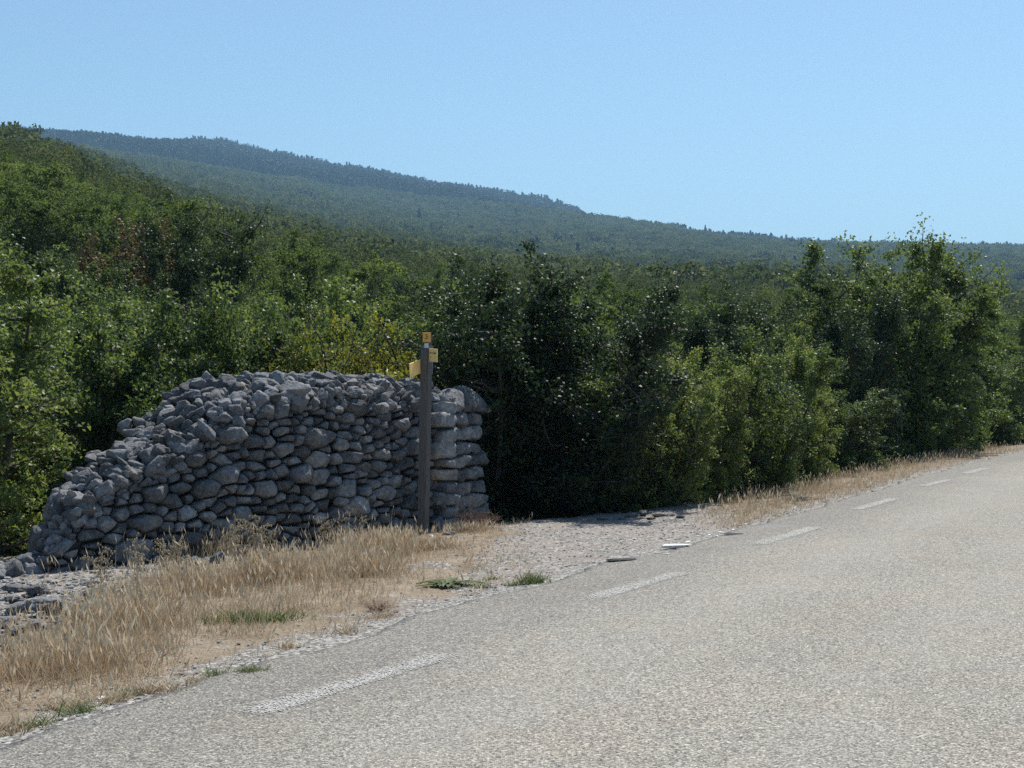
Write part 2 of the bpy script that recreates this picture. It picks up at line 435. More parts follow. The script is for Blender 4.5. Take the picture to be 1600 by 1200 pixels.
def build_ground():
    az = np.concatenate([np.linspace(-180, -30, 40)[:-1], np.linspace(-30, 30, 480), np.linspace(30, 180, 40)[1:]])
    r = np.concatenate([[0.05], np.exp(np.linspace(math.log(1.0), math.log(60), 380)), np.exp(np.linspace(math.log(60), math.log(7000), 190))[1:]])
    A, R = np.meshgrid(np.radians(az), r, indexing='ij')
    X = R * np.sin(A); Y = R * np.cos(A)
    Z = ground_z(X.ravel(), Y.ravel())
    V = np.stack([X.ravel(), Y.ravel(), Z], 1)
    x, y = X.ravel(), Y.ravel(); d = dist_edge(x, y)
    px, py = project(x, y, Z)
    nn = n2(x, y, .8, 11)
    D = np.interp(y, DY, DD)
    wood = smooth(-.5, .6, d - D + .4 * nn)
    wood = np.where(dist_edge(x, y) < -ROAD_W - 2, .6, wood)
    # the stony track that leaves the road behind the wall
    tr = smooth(690, 800, px + 70 * nn + (py - 860) * .55) * (1 - smooth(1090, 1180, px + (py - 800) * -1.2)) * (y > 8) * (py < 1000)
    edge = 1 - smooth(.25, .8, d + .25 * nn)
    spots = smooth(.15, .45, n2(x, y, 1.4, 33)) * .8
    left = (1 - smooth(250, 520, px)) * smooth(3.0, 3.9, d) * 1.3      # rubble at the left foot of the wall
    path = np.clip(np.maximum.reduce([tr, edge, spots * (d > 0) * .8, left]), 0, 1) * (1 - wood * .9)
    me = np_mesh('ground', V, polygrid(len(az), len(r))[:, ::-1], {'wood': wood, 'path': path, 'edge': (1 - smooth(.10, .62, d + .25 * nn)) * (d > -.5)}, True)
    tag(obj('ground', me, M_GROUND), kind='structure')
build_ground()

def build_road():
    ys = np.concatenate([np.linspace(-60, 5, 40), np.arange(5, 60, .07)])
    us = np.concatenate([np.linspace(0, .5, 8), np.linspace(.5, ROAD_W, 26)[1:]])
    ex = edge_x(ys)
    wob = .10 * n2(ys, ys * 0, .8, 51) + .11 * n2(ys, ys * 0, 3.5, 52, 4)
    nick = -.32 * np.exp(-((ys - 14.1) / .5) ** 2) - .12 * np.exp(-((ys - 16.3) / .35) ** 2) + .14 * np.exp(-((ys - 15.3) / .4) ** 2)
    wob = wob - nick * .6
    Y, U = np.meshgrid(ys, us, indexing='ij')
    X = (ex - wob)[:, None] * 1.0 + U / .905
    X = np.where(U > .45, ex[:, None] + U / .905, X + (wob[:, None]) * (U / .5) * 1.0)
    Z = 0.004 + .018 * (1 - (np.abs(U - ROAD_W / 2) / (ROAD_W / 2)) ** 2) + 0.006 * n2(X, Y, .5, 71)
    Z[:, 0] = np.minimum(Z[:, 0], .012)
    V = np.stack([X, Y, Z], -1).reshape(-1, 3)
    Fq = polygrid(len(ys), len(us))[:, ::-1]
    # a 3 cm crust edge down to the ground on both sides
    n0 = len(V)
    L = V.reshape(len(ys), len(us), 3)
    lo = L[:, 0].copy(); lo[:, 2] -= .06; lo[:, 0] += .03
    hi = L[:, -1].copy(); hi[:, 2] -= .06
    V = np.concatenate([V, lo, hi]); k = np.arange(len(ys) - 1)
    a = k * len(us); b = (k + 1) * len(us); c = n0 + k; dd = n0 + k + 1
    F2 = np.stack([a, b, dd, c], 1); a = a + len(us) - 1; b = b + len(us) - 1
    F3 = np.stack([b, a, c + len(ys), dd + len(ys)], 1)
    Uf = np.concatenate([U.ravel(), np.zeros(len(ys)), np.full(len(ys), ROAD_W)])
    wheel = np.exp(-((Uf - 1.75) / .38) ** 2) + np.exp(-((Uf - 3.4) / .4) ** 2) * .7
    raw = 1 - smooth(.3, 1.5, Uf + .3 * n2(V[:, 0], V[:, 1], 1.0, 91))
    me = np_mesh('road', V, np.concatenate([Fq, F2, F3]), {'wheel': wheel, 'raw': raw}, True)
    tag(obj('road', me, M_ROAD), kind='structure')
build_road()

def road_z(x, y):
    u = np.clip((x - edge_x(y)) * .905, 0, ROAD_W)
    return 0.004 + .018 * (1 - (np.abs(u - ROAD_W / 2) / (ROAD_W / 2)) ** 2) + 0.006 * n2(x, y, .5, 71)

DASH = [((375, 1119), (712, 1018)), ((915, 937), (1070, 893)), ((1180, 852), (1275, 823)),
        ((1335, 796), (1400, 778)), ((1441, 760), (1484, 749)), ((1508, 740), (1542, 731))]
def road_pt(px, py):
    Y = F * (EYE - .015) / (py - 600); return np.array([(px - 800) / F * Y, Y])
names = ['nearest worn dash of the edge line, lowest in the picture', 'second worn dash of the edge line, just before the track mouth',
         'third worn dash of the edge line, beyond the track mouth', 'fourth worn dash of the edge line, beside the dry verge',
         'fifth small dash of the edge line below the large tree', 'farthest small dash of the edge line']
for (a, b), nm in zip(DASH, names):
    a = road_pt(*a); b = road_pt(*b); dr = (b - a) / np.linalg.norm(b - a); nr = np.array([dr[1], -dr[0]])
    s = np.linspace(-.1, 1.1, 30) * np.linalg.norm(b - a); q = np.linspace(-.15, .15, 9)
    Sg, Q = np.meshgrid(s, q, indexing='ij')
    X = a[0] + dr[0] * Sg + nr[0] * Q; Y = a[1] + dr[1] * Sg + nr[1] * Q
    Z = road_z(X, Y) + .0045
    Ln = np.linalg.norm(b - a)
    edgef = smooth(.15, .07, np.abs(Q)) if False else 1 - smooth(.05, .15, np.abs(Q) + .03 * n2(X, Y, 5, 5))
    endf = smooth(-.1, .22, Sg) * (1 - smooth(Ln - .22, Ln + .1, Sg))
    fade = .05 + .73 * edgef * endf
    me = np_mesh('road_marking', np.stack([X, Y, Z], -1).reshape(-1, 3), polygrid(30, 9)[:, ::-1], {'fade': fade.ravel()}, True)
    tag(obj('road_marking', me, M_LINE), nm, 'road marking', 'worn edge line dashes on the road', 'structure')

# ------------------------------------------------------------------ stones
def icosphere(level):
    p = (1 + 5 ** .5) / 2
    V = [(-1, p, 0), (1, p, 0), (-1, -p, 0), (1, -p, 0), (0, -1, p), (0, 1, p), (0, -1, -p), (0, 1, -p), (p, 0, -1), (p, 0, 1), (-p, 0, -1), (-p, 0, 1)]
    Ff = [(0, 11, 5), (0, 5, 1), (0, 1, 7), (0, 7, 10), (0, 10, 11), (1, 5, 9), (5, 11, 4), (11, 10, 2), (10, 7, 6), (7, 1, 8),
          (3, 9, 4), (3, 4, 2), (3, 2, 6), (3, 6, 8), (3, 8, 9), (4, 9, 5), (2, 4, 11), (6, 2, 10), (8, 6, 7), (9, 8, 1)]
    V = [np.array(v) / np.linalg.norm(v) for v in V]
    for _ in range(level):
        cache = {}; F2 = []
        def mid(a, b):
            k = (min(a, b), max(a, b))
            if k not in cache:
                v = V[a] + V[b]; V.append(v / np.linalg.norm(v)); cache[k] = len(V) - 1
            return cache[k]
        for a, b, c in Ff:
            ab, bc, ca = mid(a, b), mid(b, c), mid(c, a)
            F2 += [(a, ab, ca), (b, bc, ab), (c, ca, bc), (ab, bc, ca)]
        Ff = F2
    return np.array(V), np.array(Ff)
ICO = {k: icosphere(k) for k in (1, 2, 3, 4)}

def stone(nrm, h, p=12, level=3, seed=0, rough=.05):
    """a worn polyhedron: normals nrm (k,3), offsets h (k,) about the origin"""
    Dv, Ff = ICO[level]
    nrm = nrm / np.linalg.norm(nrm, axis=1, keepdims=True)
    q = np.maximum(Dv @ nrm.T, 0) / h[None, :]
    mq = q.max(1); r = 1 / (mq * ((q / mq[:, None]) ** p).sum(1) ** (1 / p))
    V = Dv * r[:, None]
    sz = np.median(r)
    gg = np.random.default_rng(seed * 7 + 1)
    U = V / sz; nz = 0
    for fr, am in ((2.2, .5), (5, .3), (11, .16), (20, .09)):
        nz = nz + am * np.sin(U @ (gg.normal(size=(3, 3)) * fr) + gg.random(3) * 6.3).prod(1) * 1.6
    W = np.abs(np.sin(U @ (gg.normal(size=(3, 2)) * 2.6) + gg.random(2) * 6.3)).min(1)      # clefts and flakes
    V = V * (1 + rough * 1.5 * nz - rough * 1.6 * np.maximum(0, .18 - W) / .18)[:, None]
    return V, Ff

class Pile:
    def __init__(s): s.V = []; s.F = []; s.T = []; s.n = 0
    def add(s, V, Ff, tone):
        s.V.append(V); s.F.append(Ff + s.n); s.T.append(np.full(len(V), tone)); s.n += len(V)
    def mesh(s, name): return np_mesh(name, np.concatenate(s.V), np.concatenate(s.F), {'tone': np.concatenate(s.T)}, True)

AX = np.array([(1, 0, 0), (-1, 0, 0), (0, 1, 0), (0, -1, 0), (0, 0, 1), (0, 0, -1)], float)
def free_rock(seed, flat=.6, level=3, rough=.05, p=70):
    g = np.random.default_rng(seed)
    n = np.concatenate([g.normal(size=(9, 3)), AX + .25 * g.normal(size=(6, 3))]); h = .5 * (.72 + .4 * g.random(15))
    sc = np.array([1, .6 + .35 * g.random(), flat * (.75 + .5 * g.random())])
    V, Ff = stone(n, h, p, level, seed, rough)
    V = V * sc
    return V - [0, 0, 0], Ff

# ------------------------------------------------------------------ the dry stone wall
WL = np.array([-5.45, 15.75]); WC = np.array([-0.76, 20.2])
_wd = WC - WL; WLEN = float(np.linalg.norm(_wd)); _wd = _wd / WLEN
_wn = np.array([_wd[1], -_wd[0]])                       # out of the face, to the camera side
def wall_base(s):
    s = np.asarray(s, float); bow = .22 * np.sin(np.clip(s / WLEN, 0, 1) * math.pi)
    return WL[0] + _wd[0] * s + _wn[0] * bow, WL[1] + _wd[1] * s + _wn[1] * bow
TOPX = np.array([-40, 15, 40, 66, 100, 135, 200, 265, 330, 400, 480, 560, 640, 700, 735, 790])
TOPY = np.array([925, 880, 842, 808, 768, 742, 714, 686, 644, 612, 602, 600, 604, 608, 616, 620])
def wall_top(s):
    x, y = wall_base(s); px = 800 + F * x / y - 42 * (1 - smooth(1.5, 4.5, s))
    py = np.interp(px, TOPX, TOPY); return EYE - (py - 600) / F * (y + .35)
def thin(s): return .35 + .65 * smooth(0, 2.4, np.asarray(s, float))
def wall_pt(s, t):
    """t is the length up the face; near the top the pile rolls back"""
    x, y = wall_base(s); z0 = ground_z(x, y) - .06; zt = wall_top(s)
    H = np.maximum(zt - z0, .15); hf = np.maximum(H - .30, H * .55)
    b = .13                                           # batter
    up = np.minimum(t, hf)
    k = np.maximum(t - hf, 0) / .55                   # over the shoulder
    a = np.minimum(k, math.pi / 2)
    inw = b * up + thin(s) * (.50 * (1 - np.cos(a)) + np.maximum(k - math.pi / 2, 0) * .5)
    z = z0 + up + (H - hf) * np.sin(a) + .03 * np.maximum(k - 1.57, 0)
    return np.stack([x - _wn[0] * inw, y - _wn[1] * inw, z], -1)
def wall_frame(s, t):
    e = .03
    P = wall_pt(s, t); es = wall_pt(s + e, t) - wall_pt(s - e, t); et = wall_pt(s, t + e) - wall_pt(s, t - e)
    es = es / np.linalg.norm(es); n = np.cross(es, et); n = n / np.linalg.norm(n); et = np.cross(n, es)
    return P, es, et, n

def cell_points(g, L, Hfun, spacing, ay, tries=14000):
    pts = []; rad = []; A = np.zeros((5000, 3))
    for _ in range(tries):
        s = g.random() * L; tt = g.random() * 3.1
        if tt > Hfun(s): continue
        sp = spacing(s, tt) * (.52 + 1.25 * g.random() ** 2.0)
        ok = True
        m = len(pts)
        if m: ok = not (np.hypot(A[:m, 0] - s, (A[:m, 1] - tt) * ay) < (A[:m, 2] + sp) * .5).any()
        if ok: A[m] = (s, tt, sp); pts.append((s, tt)); rad.append(sp)
    return np.array(pts), np.array(rad)

def lay(pile, pts, rad, frame, ay, g, p=12, gap=.007, front=.14, flat=.25, level=3, rough=.05, zmin=None):
    for i, (s, tt) in enumerate(pts):
        P, es, et, n = frame(s, tt)
        d = pts - pts[i]; q = d[:, 0] ** 2 + (ay * d[:, 1]) ** 2
        idx = np.argsort(q)[1:12]
        nr = []; hh = []
        for j in idx:
            ds, dt = d[j]; w = rad[i] / (rad[i] + rad[j])            # bigger stones take more room
            m = np.array([ds, ay * ay * dt]); ln = np.linalg.norm(m)
            h = (q[j] * w) / ln - gap * g.random() * 1.6
            out = g.uniform(-.05, .28)
            nr.append((m[0] / ln) * es + (m[1] / ln) * et + out * n); hh.append(max(h, .025) * math.sqrt(1 + out * out))
        mx = rad[i] * .95
        for sx in (-1, 1):
            nr.append(sx * es + .1 * n); hh.append(mx); nr.append(sx * et + .15 * n); hh.append(mx * .8)
        f = min(front, rad[i] * .55) * g.uniform(.75, 1.2)
        nr.append(n + flat * g.normal() * es + flat * (g.normal() * .8 + .3) * et); hh.append(f)
        for _ in range(8):
            a = g.random() * 6.28
            nr.append(n + (math.cos(a) * es + math.sin(a) * et) * g.uniform(.35, 1.6)); hh.append(rad[i] * g.uniform(.36, .56))
        nr.append(-n); hh.append(.16)
        V, Ff = stone(np.array(nr), np.array(hh), p or g.uniform(40, 160), level, i + g.integers(1000), rough)
        ln_ = np.linalg.norm(V, axis=1); cap = (.68 if s < .6 else .9) * rad[i]; V = V * (np.where(ln_ > cap, cap + (ln_ - cap) * .15, ln_) / ln_)[:, None]
        V = V + P + n * g.uniform(-.05, .045)
        pile.add(V, Ff, g.random())

def build_wall():
    g = np.random.default_rng(3)
    root_s = WLEN * .5; bx, by = wall_base(root_s)
    base = np.array([bx, by, float(ground_z(np.array([bx]), np.array([by]))[0])])
    root = empty('dry_stone_wall', tuple(base), 0, 'long grey dry stone wall of loose limestone, sloping down at its left end', 'wall')
    ss = np.linspace(0, WLEN, 80); HT = np.maximum(wall_top(ss) - ground_z(*wall_base(ss)), .15) + .85
    def Hf(s): return float(np.interp(s, ss, HT))
    def sp(s, t):
        H = Hf(s) - .85
        k = .245 - .07 * smooth(H - .55, H - .1, t) - .02 * smooth(0, WLEN, s)
        return k
    pts, rad = cell_points(g, WLEN - .03, Hf, sp, 1.6, 22000)
    pile = Pile(); lay(pile, pts, rad, lambda s, t: wall_frame(np.float64(s), np.float64(t)), 1.6, g, p=0, flat=.26, gap=.017, rough=.045)
    m = pile.mesh('stonework'); m.vertices.foreach_set('co', (np.concatenate(pile.V) - base).astype(np.float32).ravel())
    obj('stonework', m, M_ROCK, root)
    # squared blocks of the right-hand end
    ed = np.array([.36, .933]); en = np.array([ed[1], -ed[0]]); EL = 1.0
    cz = float(ground_z(WC[0:1], WC[1:2])[0]) - .05
    def eframe(s, t):
        P = np.array([WC[0] + ed[0] * s + en[0] * (-.03 * t - .06) , WC[1] + ed[1] * s + en[1] * (-.03 * t - .06), cz + t])
        es = np.array([ed[0], ed[1], 0]); n = np.array([en[0], en[1], .03]); n /= np.linalg.norm(n); et = np.cross(n, es)
        return P, es, et, n
    pp = []; rr = []
    t = .08
    while t < 1.62:
        hh = g.uniform(.13, .21); s = .12 + g.random() * .2
        while s < EL:
            wd = g.uniform(.26, .42); pp.append((s, t + hh / 2 + g.normal() * .004)); rr.append(wd * .8); s += wd
        t += hh
    pile = Pile(); lay(pile, np.array(pp), np.array(rr) * 0 + .34, eframe, 1.6, g, p=34, gap=.016, front=.16, flat=.14, rough=.05)
    # the corner: flat slabs bonded over both faces
    t = .04; k = 0
    while t < 1.62:
        hh = g.uniform(.12, .20); k += 1
        ln = .36 if k % 2 else .24
        P = np.array([WC[0], WC[1], cz + t + hh / 2]); P[:2] -= (_wd * ln * .45 + en * (.07 + .03 * t)) * .9
        es = np.array([_wd[0], _wd[1], 0]); n = np.array([_wn[0], _wn[1], 0.]); up = np.array([0, 0, 1.])
        nr = [es + .12 * g.normal() * up, -es, n + .1 * g.normal() * es + .12 * g.normal() * up, -n, up + .06 * g.normal() * es, -up + .06 * g.normal() * es, es + n, es - n * .2 + up]
        h = [ln * .5, ln * .6, .20 + .02 * g.normal(), .3, hh * .5, hh * .5, ln * .5 + .08, ln * .62]
        V, Ff = stone(np.array(nr) + .08 * g.normal(size=(8, 3)), np.array(h) * g.uniform(.92, 1.06, 8), 34, 3, 500 + k, .05); pile.add(V + P, Ff, .45 + .5 * g.random()); t += hh + .004
    for i in range(26):
        u = g.random() * EL; v = g.random() * .5
        P = np.array([WC[0] + ed[0] * u - en[0] * (.12 + v) - _wd[0] * .05, WC[1] + ed[1] * u - en[1] * (.12 + v), cz + 1.67 + .10 * v + .05 * g.random()])
        V, Ff = free_rock(1500 + i, .5, 3); R_ = np.array(Euler((g.normal() * .3, g.normal() * .3, g.random() * 6.28)).to_matrix())
        pile.add((V * g.uniform(.14, .30)) @ R_.T + P, Ff, g.random())
    m = pile.mesh('quoins'); m.vertices.foreach_set('co', (np.concatenate(pile.V) - base).astype(np.float32).ravel())
    o = obj('end_face', m, M_ENDLIT, root); tag(o, 'squared blocks, painted warmer as if sunlit, that close the right end of the wall')
    # loose rubble heaped on top
    pile = Pile()
    for i in range(330):
        s = g.random() * WLEN * .99; 
        x, y = wall_base(s); z0 = float(ground_z(np.array([x]), np.array([y]))[0]); H = float(wall_top(np.array([s]))[0]) - z0
        if H < .3 or s < 1.0: continue
        depth = g.random() ** 1.3 * 1.5 * float(thin(s))
        P = wall_pt(np.float64(s), np.float64(max(H - .30, H * .55) + .25 + depth))
        sz = g.uniform(.12, .27)
        V, Ff = free_rock(1000 + i, .55, 3)
        R = np.array(Euler((g.normal() * .35, g.normal() * .35, g.random() * 6.28)).to_matrix())
        V = (V * sz) @ R.T + P + [0, 0, .02 + .07 * g.random()]
        pile.add(V, Ff, g.random())
    m = pile.mesh('rubble_top'); m.vertices.foreach_set('co', (np.concatenate(pile.V) - base).astype(np.float32).ravel())
    o = obj('rubble_top', m, M_ROCK, root); tag(o, 'small loose stones heaped along the top of the wall')
    # packed inside of the wall, so no daylight comes through
    ns = 60; V = []
    for s in np.linspace(.08, WLEN - .12, ns):
        x, y = wall_base(s); z0 = float(ground_z(np.array([x]), np.array([y]))[0]); H = max(float(wall_top(np.array([s]))[0]) - z0, .15)
        hf = max(H - .30, H * .55)
        for inn, zz in ((.2, -.3), (.2 + .13 * hf, hf - .1), (.46 + .13 * hf, H - .26), (1.0, H - .16), (1.5, H - .3), (1.75, -1.0)):
            inn = inn if zz == -.3 else inn * float(thin(s)); V.append((x - _wn[0] * inn, y - _wn[1] * inn, z0 + zz))
    V = np.array(V); V += .03 * np.stack([vnoise(V * 4, 1), vnoise(V * 4, 2), vnoise(V * 4, 3)], 1)
    Fq = polygrid(ns, 6); n6 = np.array([[0, 1, 2, 3], [0, 3, 4, 5]]); n7 = n6[:, ::-1] + (ns - 1) * 6
    me = np_mesh('core', V - base, np.concatenate([Fq, n6, n7]), {'tone': np.zeros(len(V))}, False)  # darkest tone: shade of the gaps put into the core's colour
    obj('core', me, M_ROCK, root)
build_wall()

# loose rocks: each a thing of its own, copied from a dozen shapes
ROCKS = []
for i in range(12):
    V, Ff = free_rock(60 + i, .62 if i < 8 else .3, 4 if i < 3 else 3, .08)
    me = np_mesh('rock', V, Ff, {'tone': np.full(len(V), rng.random())}, True); ROCKS.append(me)
def put_rock(px, py, size, k, label, group=None, pale=False, rz=None, tilt=0, sink=.18):
    x, y, z = at(px, py); return put_rock_xy(x, y, size, k, label, group, pale, rz, tilt, sink)
ROCKS_P = [None] * 12
def put_rock_xy(x, y, size, k, label, group=None, pale=False, rz=None, tilt=0, sink=.18, dz=0):
    if pale:
        if ROCKS_P[k] is None: ROCKS_P[k] = ROCKS[k].copy(); ROCKS_P[k].materials.clear()
        me = ROCKS_P[k]
        if not me.materials: me.materials.append(M_ROCKP)
    else:
        me = ROCKS[k]
        if not me.materials: me.materials.append(M_ROCK)
    z = float(ground_z(np.array([x]), np.array([y]))[0])
    if dist_edge(x, y) < .12: z = .014
    zmin = min(v.co.z for v in me.vertices[:400])
    o = bpy.data.objects.new('rock', me); C.objects.link(o)
    o.scale = (size,) * 3; o.location = (x, y, z - zmin * size * (1 - sink) - .03 * size + dz)
    o.rotation_euler = (tilt * random.uniform(-1, 1), tilt * random.uniform(-1, 1), random.random() * 6.28 if rz is None else rz)
    return tag(o, label, 'rock', group)

G1 = 'pale rocks lying in the grass at the left edge'
put_rock(30, 958, .28, 0, 'larger pale rock at the left edge below the wall end', G1, True)
put_rock(72, 962, .26, 1, 'rounded pale rock right of the largest one, left edge below the wall end', G1, True)
put_rock(8, 985, .24, 2, 'pale rock cut by the left edge of the picture', G1, True)
put_rock(60, 930, .22, 3, 'smaller pale rock nearest the left foot of the wall', G1, True)
put_rock(20, 925, .2, 4, 'small grey rock behind the two pale rocks at the left edge', G1, True)
for i, (px, py) in enumerate([(95, 975), (120, 958), (40, 1002), (140, 935), (165, 925), (190, 918), (108, 992), (15, 1015), (75, 1005), (150, 950), (210, 930), (240, 908), (180, 940), (125, 975), (55, 985)]):
    put_rock(px, py, random.uniform(.10, .2), i % 12, 'small pale stone among the rubble at the left foot of the wall', 'small stones at the left foot of the wall', True)
for i in range(56):
    px = random.uniform(-20, 330); py = np.interp(px, [0, 100, 330], [975, 955, 893]) + random.uniform(-32, 28)
    put_rock(px, py, random.uniform(.05, .15), i % 12, 'small pale stone among the rubble at the left foot of the wall', 'small stones at the left foot of the wall', True)
G2 = 'jagged rocks tumbled at the foot of the wall beside the post'
for i, (px, py, s) in enumerate([(455, 838, .30), (490, 846, .26), (520, 830, .34), (555, 838, .32), (585, 826, .38), (612, 832, .34), (632, 822, .32), (540, 850, .22), (575, 850, .24), (430, 858, .22), (600, 848, .2),
                                 (380, 872, .2), (340, 880, .22), (300, 890, .2), (640, 838, .22), (505, 860, .16), (470, 866, .15), (415, 872, .16)]):
    put_rock(px, py, s, (i * 5) % 12, 'jagged grey rock tumbled at the foot of the wall, left of the signpost', G2, False, None, .6, .1)
for i, (px, py, s, lb) in enumerate([(690, 828, .34, 'flat-topped rock just right of the signpost foot'), (715, 818, .34, 'largest pale rock at the foot of the wall corner'),
                                     (702, 836, .20, 'small sunlit rock in front of the wall corner'), (675, 838, .16, 'small white stone touching the signpost foot'),
                                     (735, 812, .22, 'pale block lying under the squared end of the wall'), (722, 830, .14, 'small pale stone below the dry twiggy bush')]):
    put_rock(px, py, s, 8 + i % 4 if i < 3 else i, lb, 'rocks at the foot of the wall corner', True, None, .2)
put_rock(1055, 857, .34, 9, 'flat white stone on the road edge at the track mouth', None, True, 0, 0, .35)
put_rock(1075, 851, .09, 5, 'small white stone just behind the flat white one', None, True)
put_rock(1040, 870, .05, 6, 'tiny white stone in front of the flat white one', None, True)
put_rock(156, 1092, .07, 7, 'small white stone in dry grass near the bottom left corner', None, True)
for i, (px, py, s) in enumerate([(985, 808, .22), (1005, 806, .2), (1028, 808, .16), (1048, 806, .18), (970, 812, .14), (1062, 810, .12), (1018, 812, .12), (942, 812, .16)]):
    put_rock(px, py, s, (i * 3) % 12, 'grey stone in the low row where the track meets the bushes', 'grey stones where the track meets the bushes', True, None, .1, .3)
for i, (px, py, s) in enumerate([(1128, 832, .08), (1108, 836, .07), (1145, 828, .06), (1090, 838, .06), (1165, 824, .06), (1120, 842, .05)]):
    put_rock(px, py, s, (8 + i) % 12, 'pale flat stone along the broken road edge right of the track', 'pale flat stones along the broken road edge', True, None, .1, .3)

for o in list(C.objects):
    if o.get('category') == 'rock' and ('left' in str(o.get('group')) or 'track meets' in str(o.get('group'))): o.scale = (o.scale[0], o.scale[1], o.scale[2] * .6); o.location.z -= .01
M_WHITEROCK = make_flat('white_limestone', (.78, .76, .72), .8, .15, 14)
for o in list(C.objects):
    if o.get('category') == 'rock' and ('white' in o['label'] or 'pale flat' in o['label']):
        me = o.data.copy(); me.materials.clear(); me.materials.append(M_WHITEROCK); o.data = me
        o.scale = (o.scale[0], o.scale[1] * .7, o.scale[2] * .28); o.rotation_euler = (0, 0, o.rotation_euler[2]); o.location.z = max(float(ground_z(np.array([o.location.x]), np.array([o.location.y]))[0]), .012 if dist_edge(o.location.x, o.location.y) < .12 else -9) + .004
M_LIPSHADE = make_flat('lip_shade', (.022, .022, .025), .9, .4, 30)  # near black: shade under the broken road lip put into the colour
for i, (px, py, sz, lb) in enumerate([(972, 879, .42, 'thin dark slab painted as the shade under the road edge before the track'), (1146, 838, .34, 'dark slab painted as the shade under the road lip right of the track')]):
    x, y, z = at(px, py); me = ROCKS[9 + i].copy(); me.materials.clear(); me.materials.append(M_LIPSHADE)
    o = bpy.data.objects.new('shade_slab', me); C.objects.link(o); o.scale = (sz, sz * .34, sz * .16); o.location = (x, y, max(z, 0) + .012); o.rotation_euler = (.12, .05, math.radians(38))
    tag(o, lb, 'shade slab', None, 'thing')

# gravel strewn over track and verge (nobody could count it)
def build_gravel():
    g = np.random.default_rng(12)
    Dv, Ff = ICO[1]
    shapes = []
    for i in range(14):
        V, _ = stone(np.concatenate([g.normal(size=(6, 3)), AX + .3 * g.normal(size=(6, 3))]), .5 * (.7 + .5 * g.random(12)), 9, 1, i, .05); shapes.append(V * [1, .8, .36])
    n = 42000
    px = g.random(n) * 1900 - 150; y = 6 + g.random(n) ** 1.3 * 22; x = (px - 800) / F * y
    d = dist_edge(x, y); z = ground_z(x, y); ppx, ppy = project(x, y, z)
    trk = (ppx > 700) & (ppx < 1180) & (ppy < 930) & (d > -.05)
    lft = (ppx < 430) & (d > 2.6) & (d < 6.4) & (ppy > np.interp(ppx, [0, 430], [890, 850])) & (ppy < np.interp(ppx, [0, 430], [1010, 905]))
    pr = np.where(trk | lft, .9, np.where(d < .7, .55, .13)) * (d > -.12) * (d < 6.5)
    keep = g.random(n) < pr
    x, y, z, d, trk, lft = x[keep], y[keep], z[keep], d[keep], trk[keep], lft[keep]
    V = []; Fa = []; T = []; k = 0
    for i in range(len(x)):
        s = .008 + .03 * g.random() ** 6 + (.012 * g.random() * 0 if trk[i] else 0)
        if trk[i]: s = .007 + .028 * g.random() ** 4
        if lft[i]: s = .015 + .06 * g.random() ** 3
        if d[i] < .12: z_ = .018; s *= .6
        else: z_ = z[i]
        a = g.random() * 6.28; c, sn = math.cos(a), math.sin(a)
        W = shapes[g.integers(14)] * s
        W = np.stack([W[:, 0] * c - W[:, 1] * sn + x[i], W[:, 0] * sn + W[:, 1] * c + y[i], W[:, 2] + z_ + s * .2], 1)
        V.append(W); Fa.append(Ff + k); T.append(np.full(len(W), .3 + .7 * g.random())); k += len(W)
    me = np_mesh('gravel', np.concatenate(V), np.concatenate(Fa), {'tone': np.concatenate(T)}, False)
    tag(obj('gravel', me, M_ROCKP), kind='stuff')
build_gravel()

# ------------------------------------------------------------------ grass
def blades(x, y, z, h, lean, width, g, heads=0.0, curl=.4):
    n = len(x); a = g.random(n) * 6.283
    dx, dy = np.cos(a), np.sin(a); b = g.random(n) * 6.283; wx, wy = np.cos(b) * width, np.sin(b) * width
    L = lean * h; ks = np.array([0, .35, .72, 1.0]); V = np.zeros((n, 7, 3))
    for i, k in enumerate(ks):
        cx = x + dx * L * (k ** 2 * curl + k * (1 - curl)); cy = y + dy * L * (k ** 2 * curl + k * (1 - curl)); cz = z + h * (k - .18 * lean * k * k)
        ww = (1, .85, .55)[i] if i < 3 else 0
        if i < 3:
            V[:, 2 * i] = np.stack([cx - wx * ww, cy - wy * ww, cz], 1); V[:, 2 * i + 1] = np.stack([cx + wx * ww, cy + wy * ww, cz], 1)
        else: V[:, 6] = np.stack([cx, cy, cz], 1)
    o = np.arange(n)[:, None] * 7
    Q = np.concatenate([o + [0, 1, 3, 2], o + [2, 3, 5, 4]]); T = o + [4, 5, 6]
    return V.reshape(-1, 3), Q, T, V[:, 6]

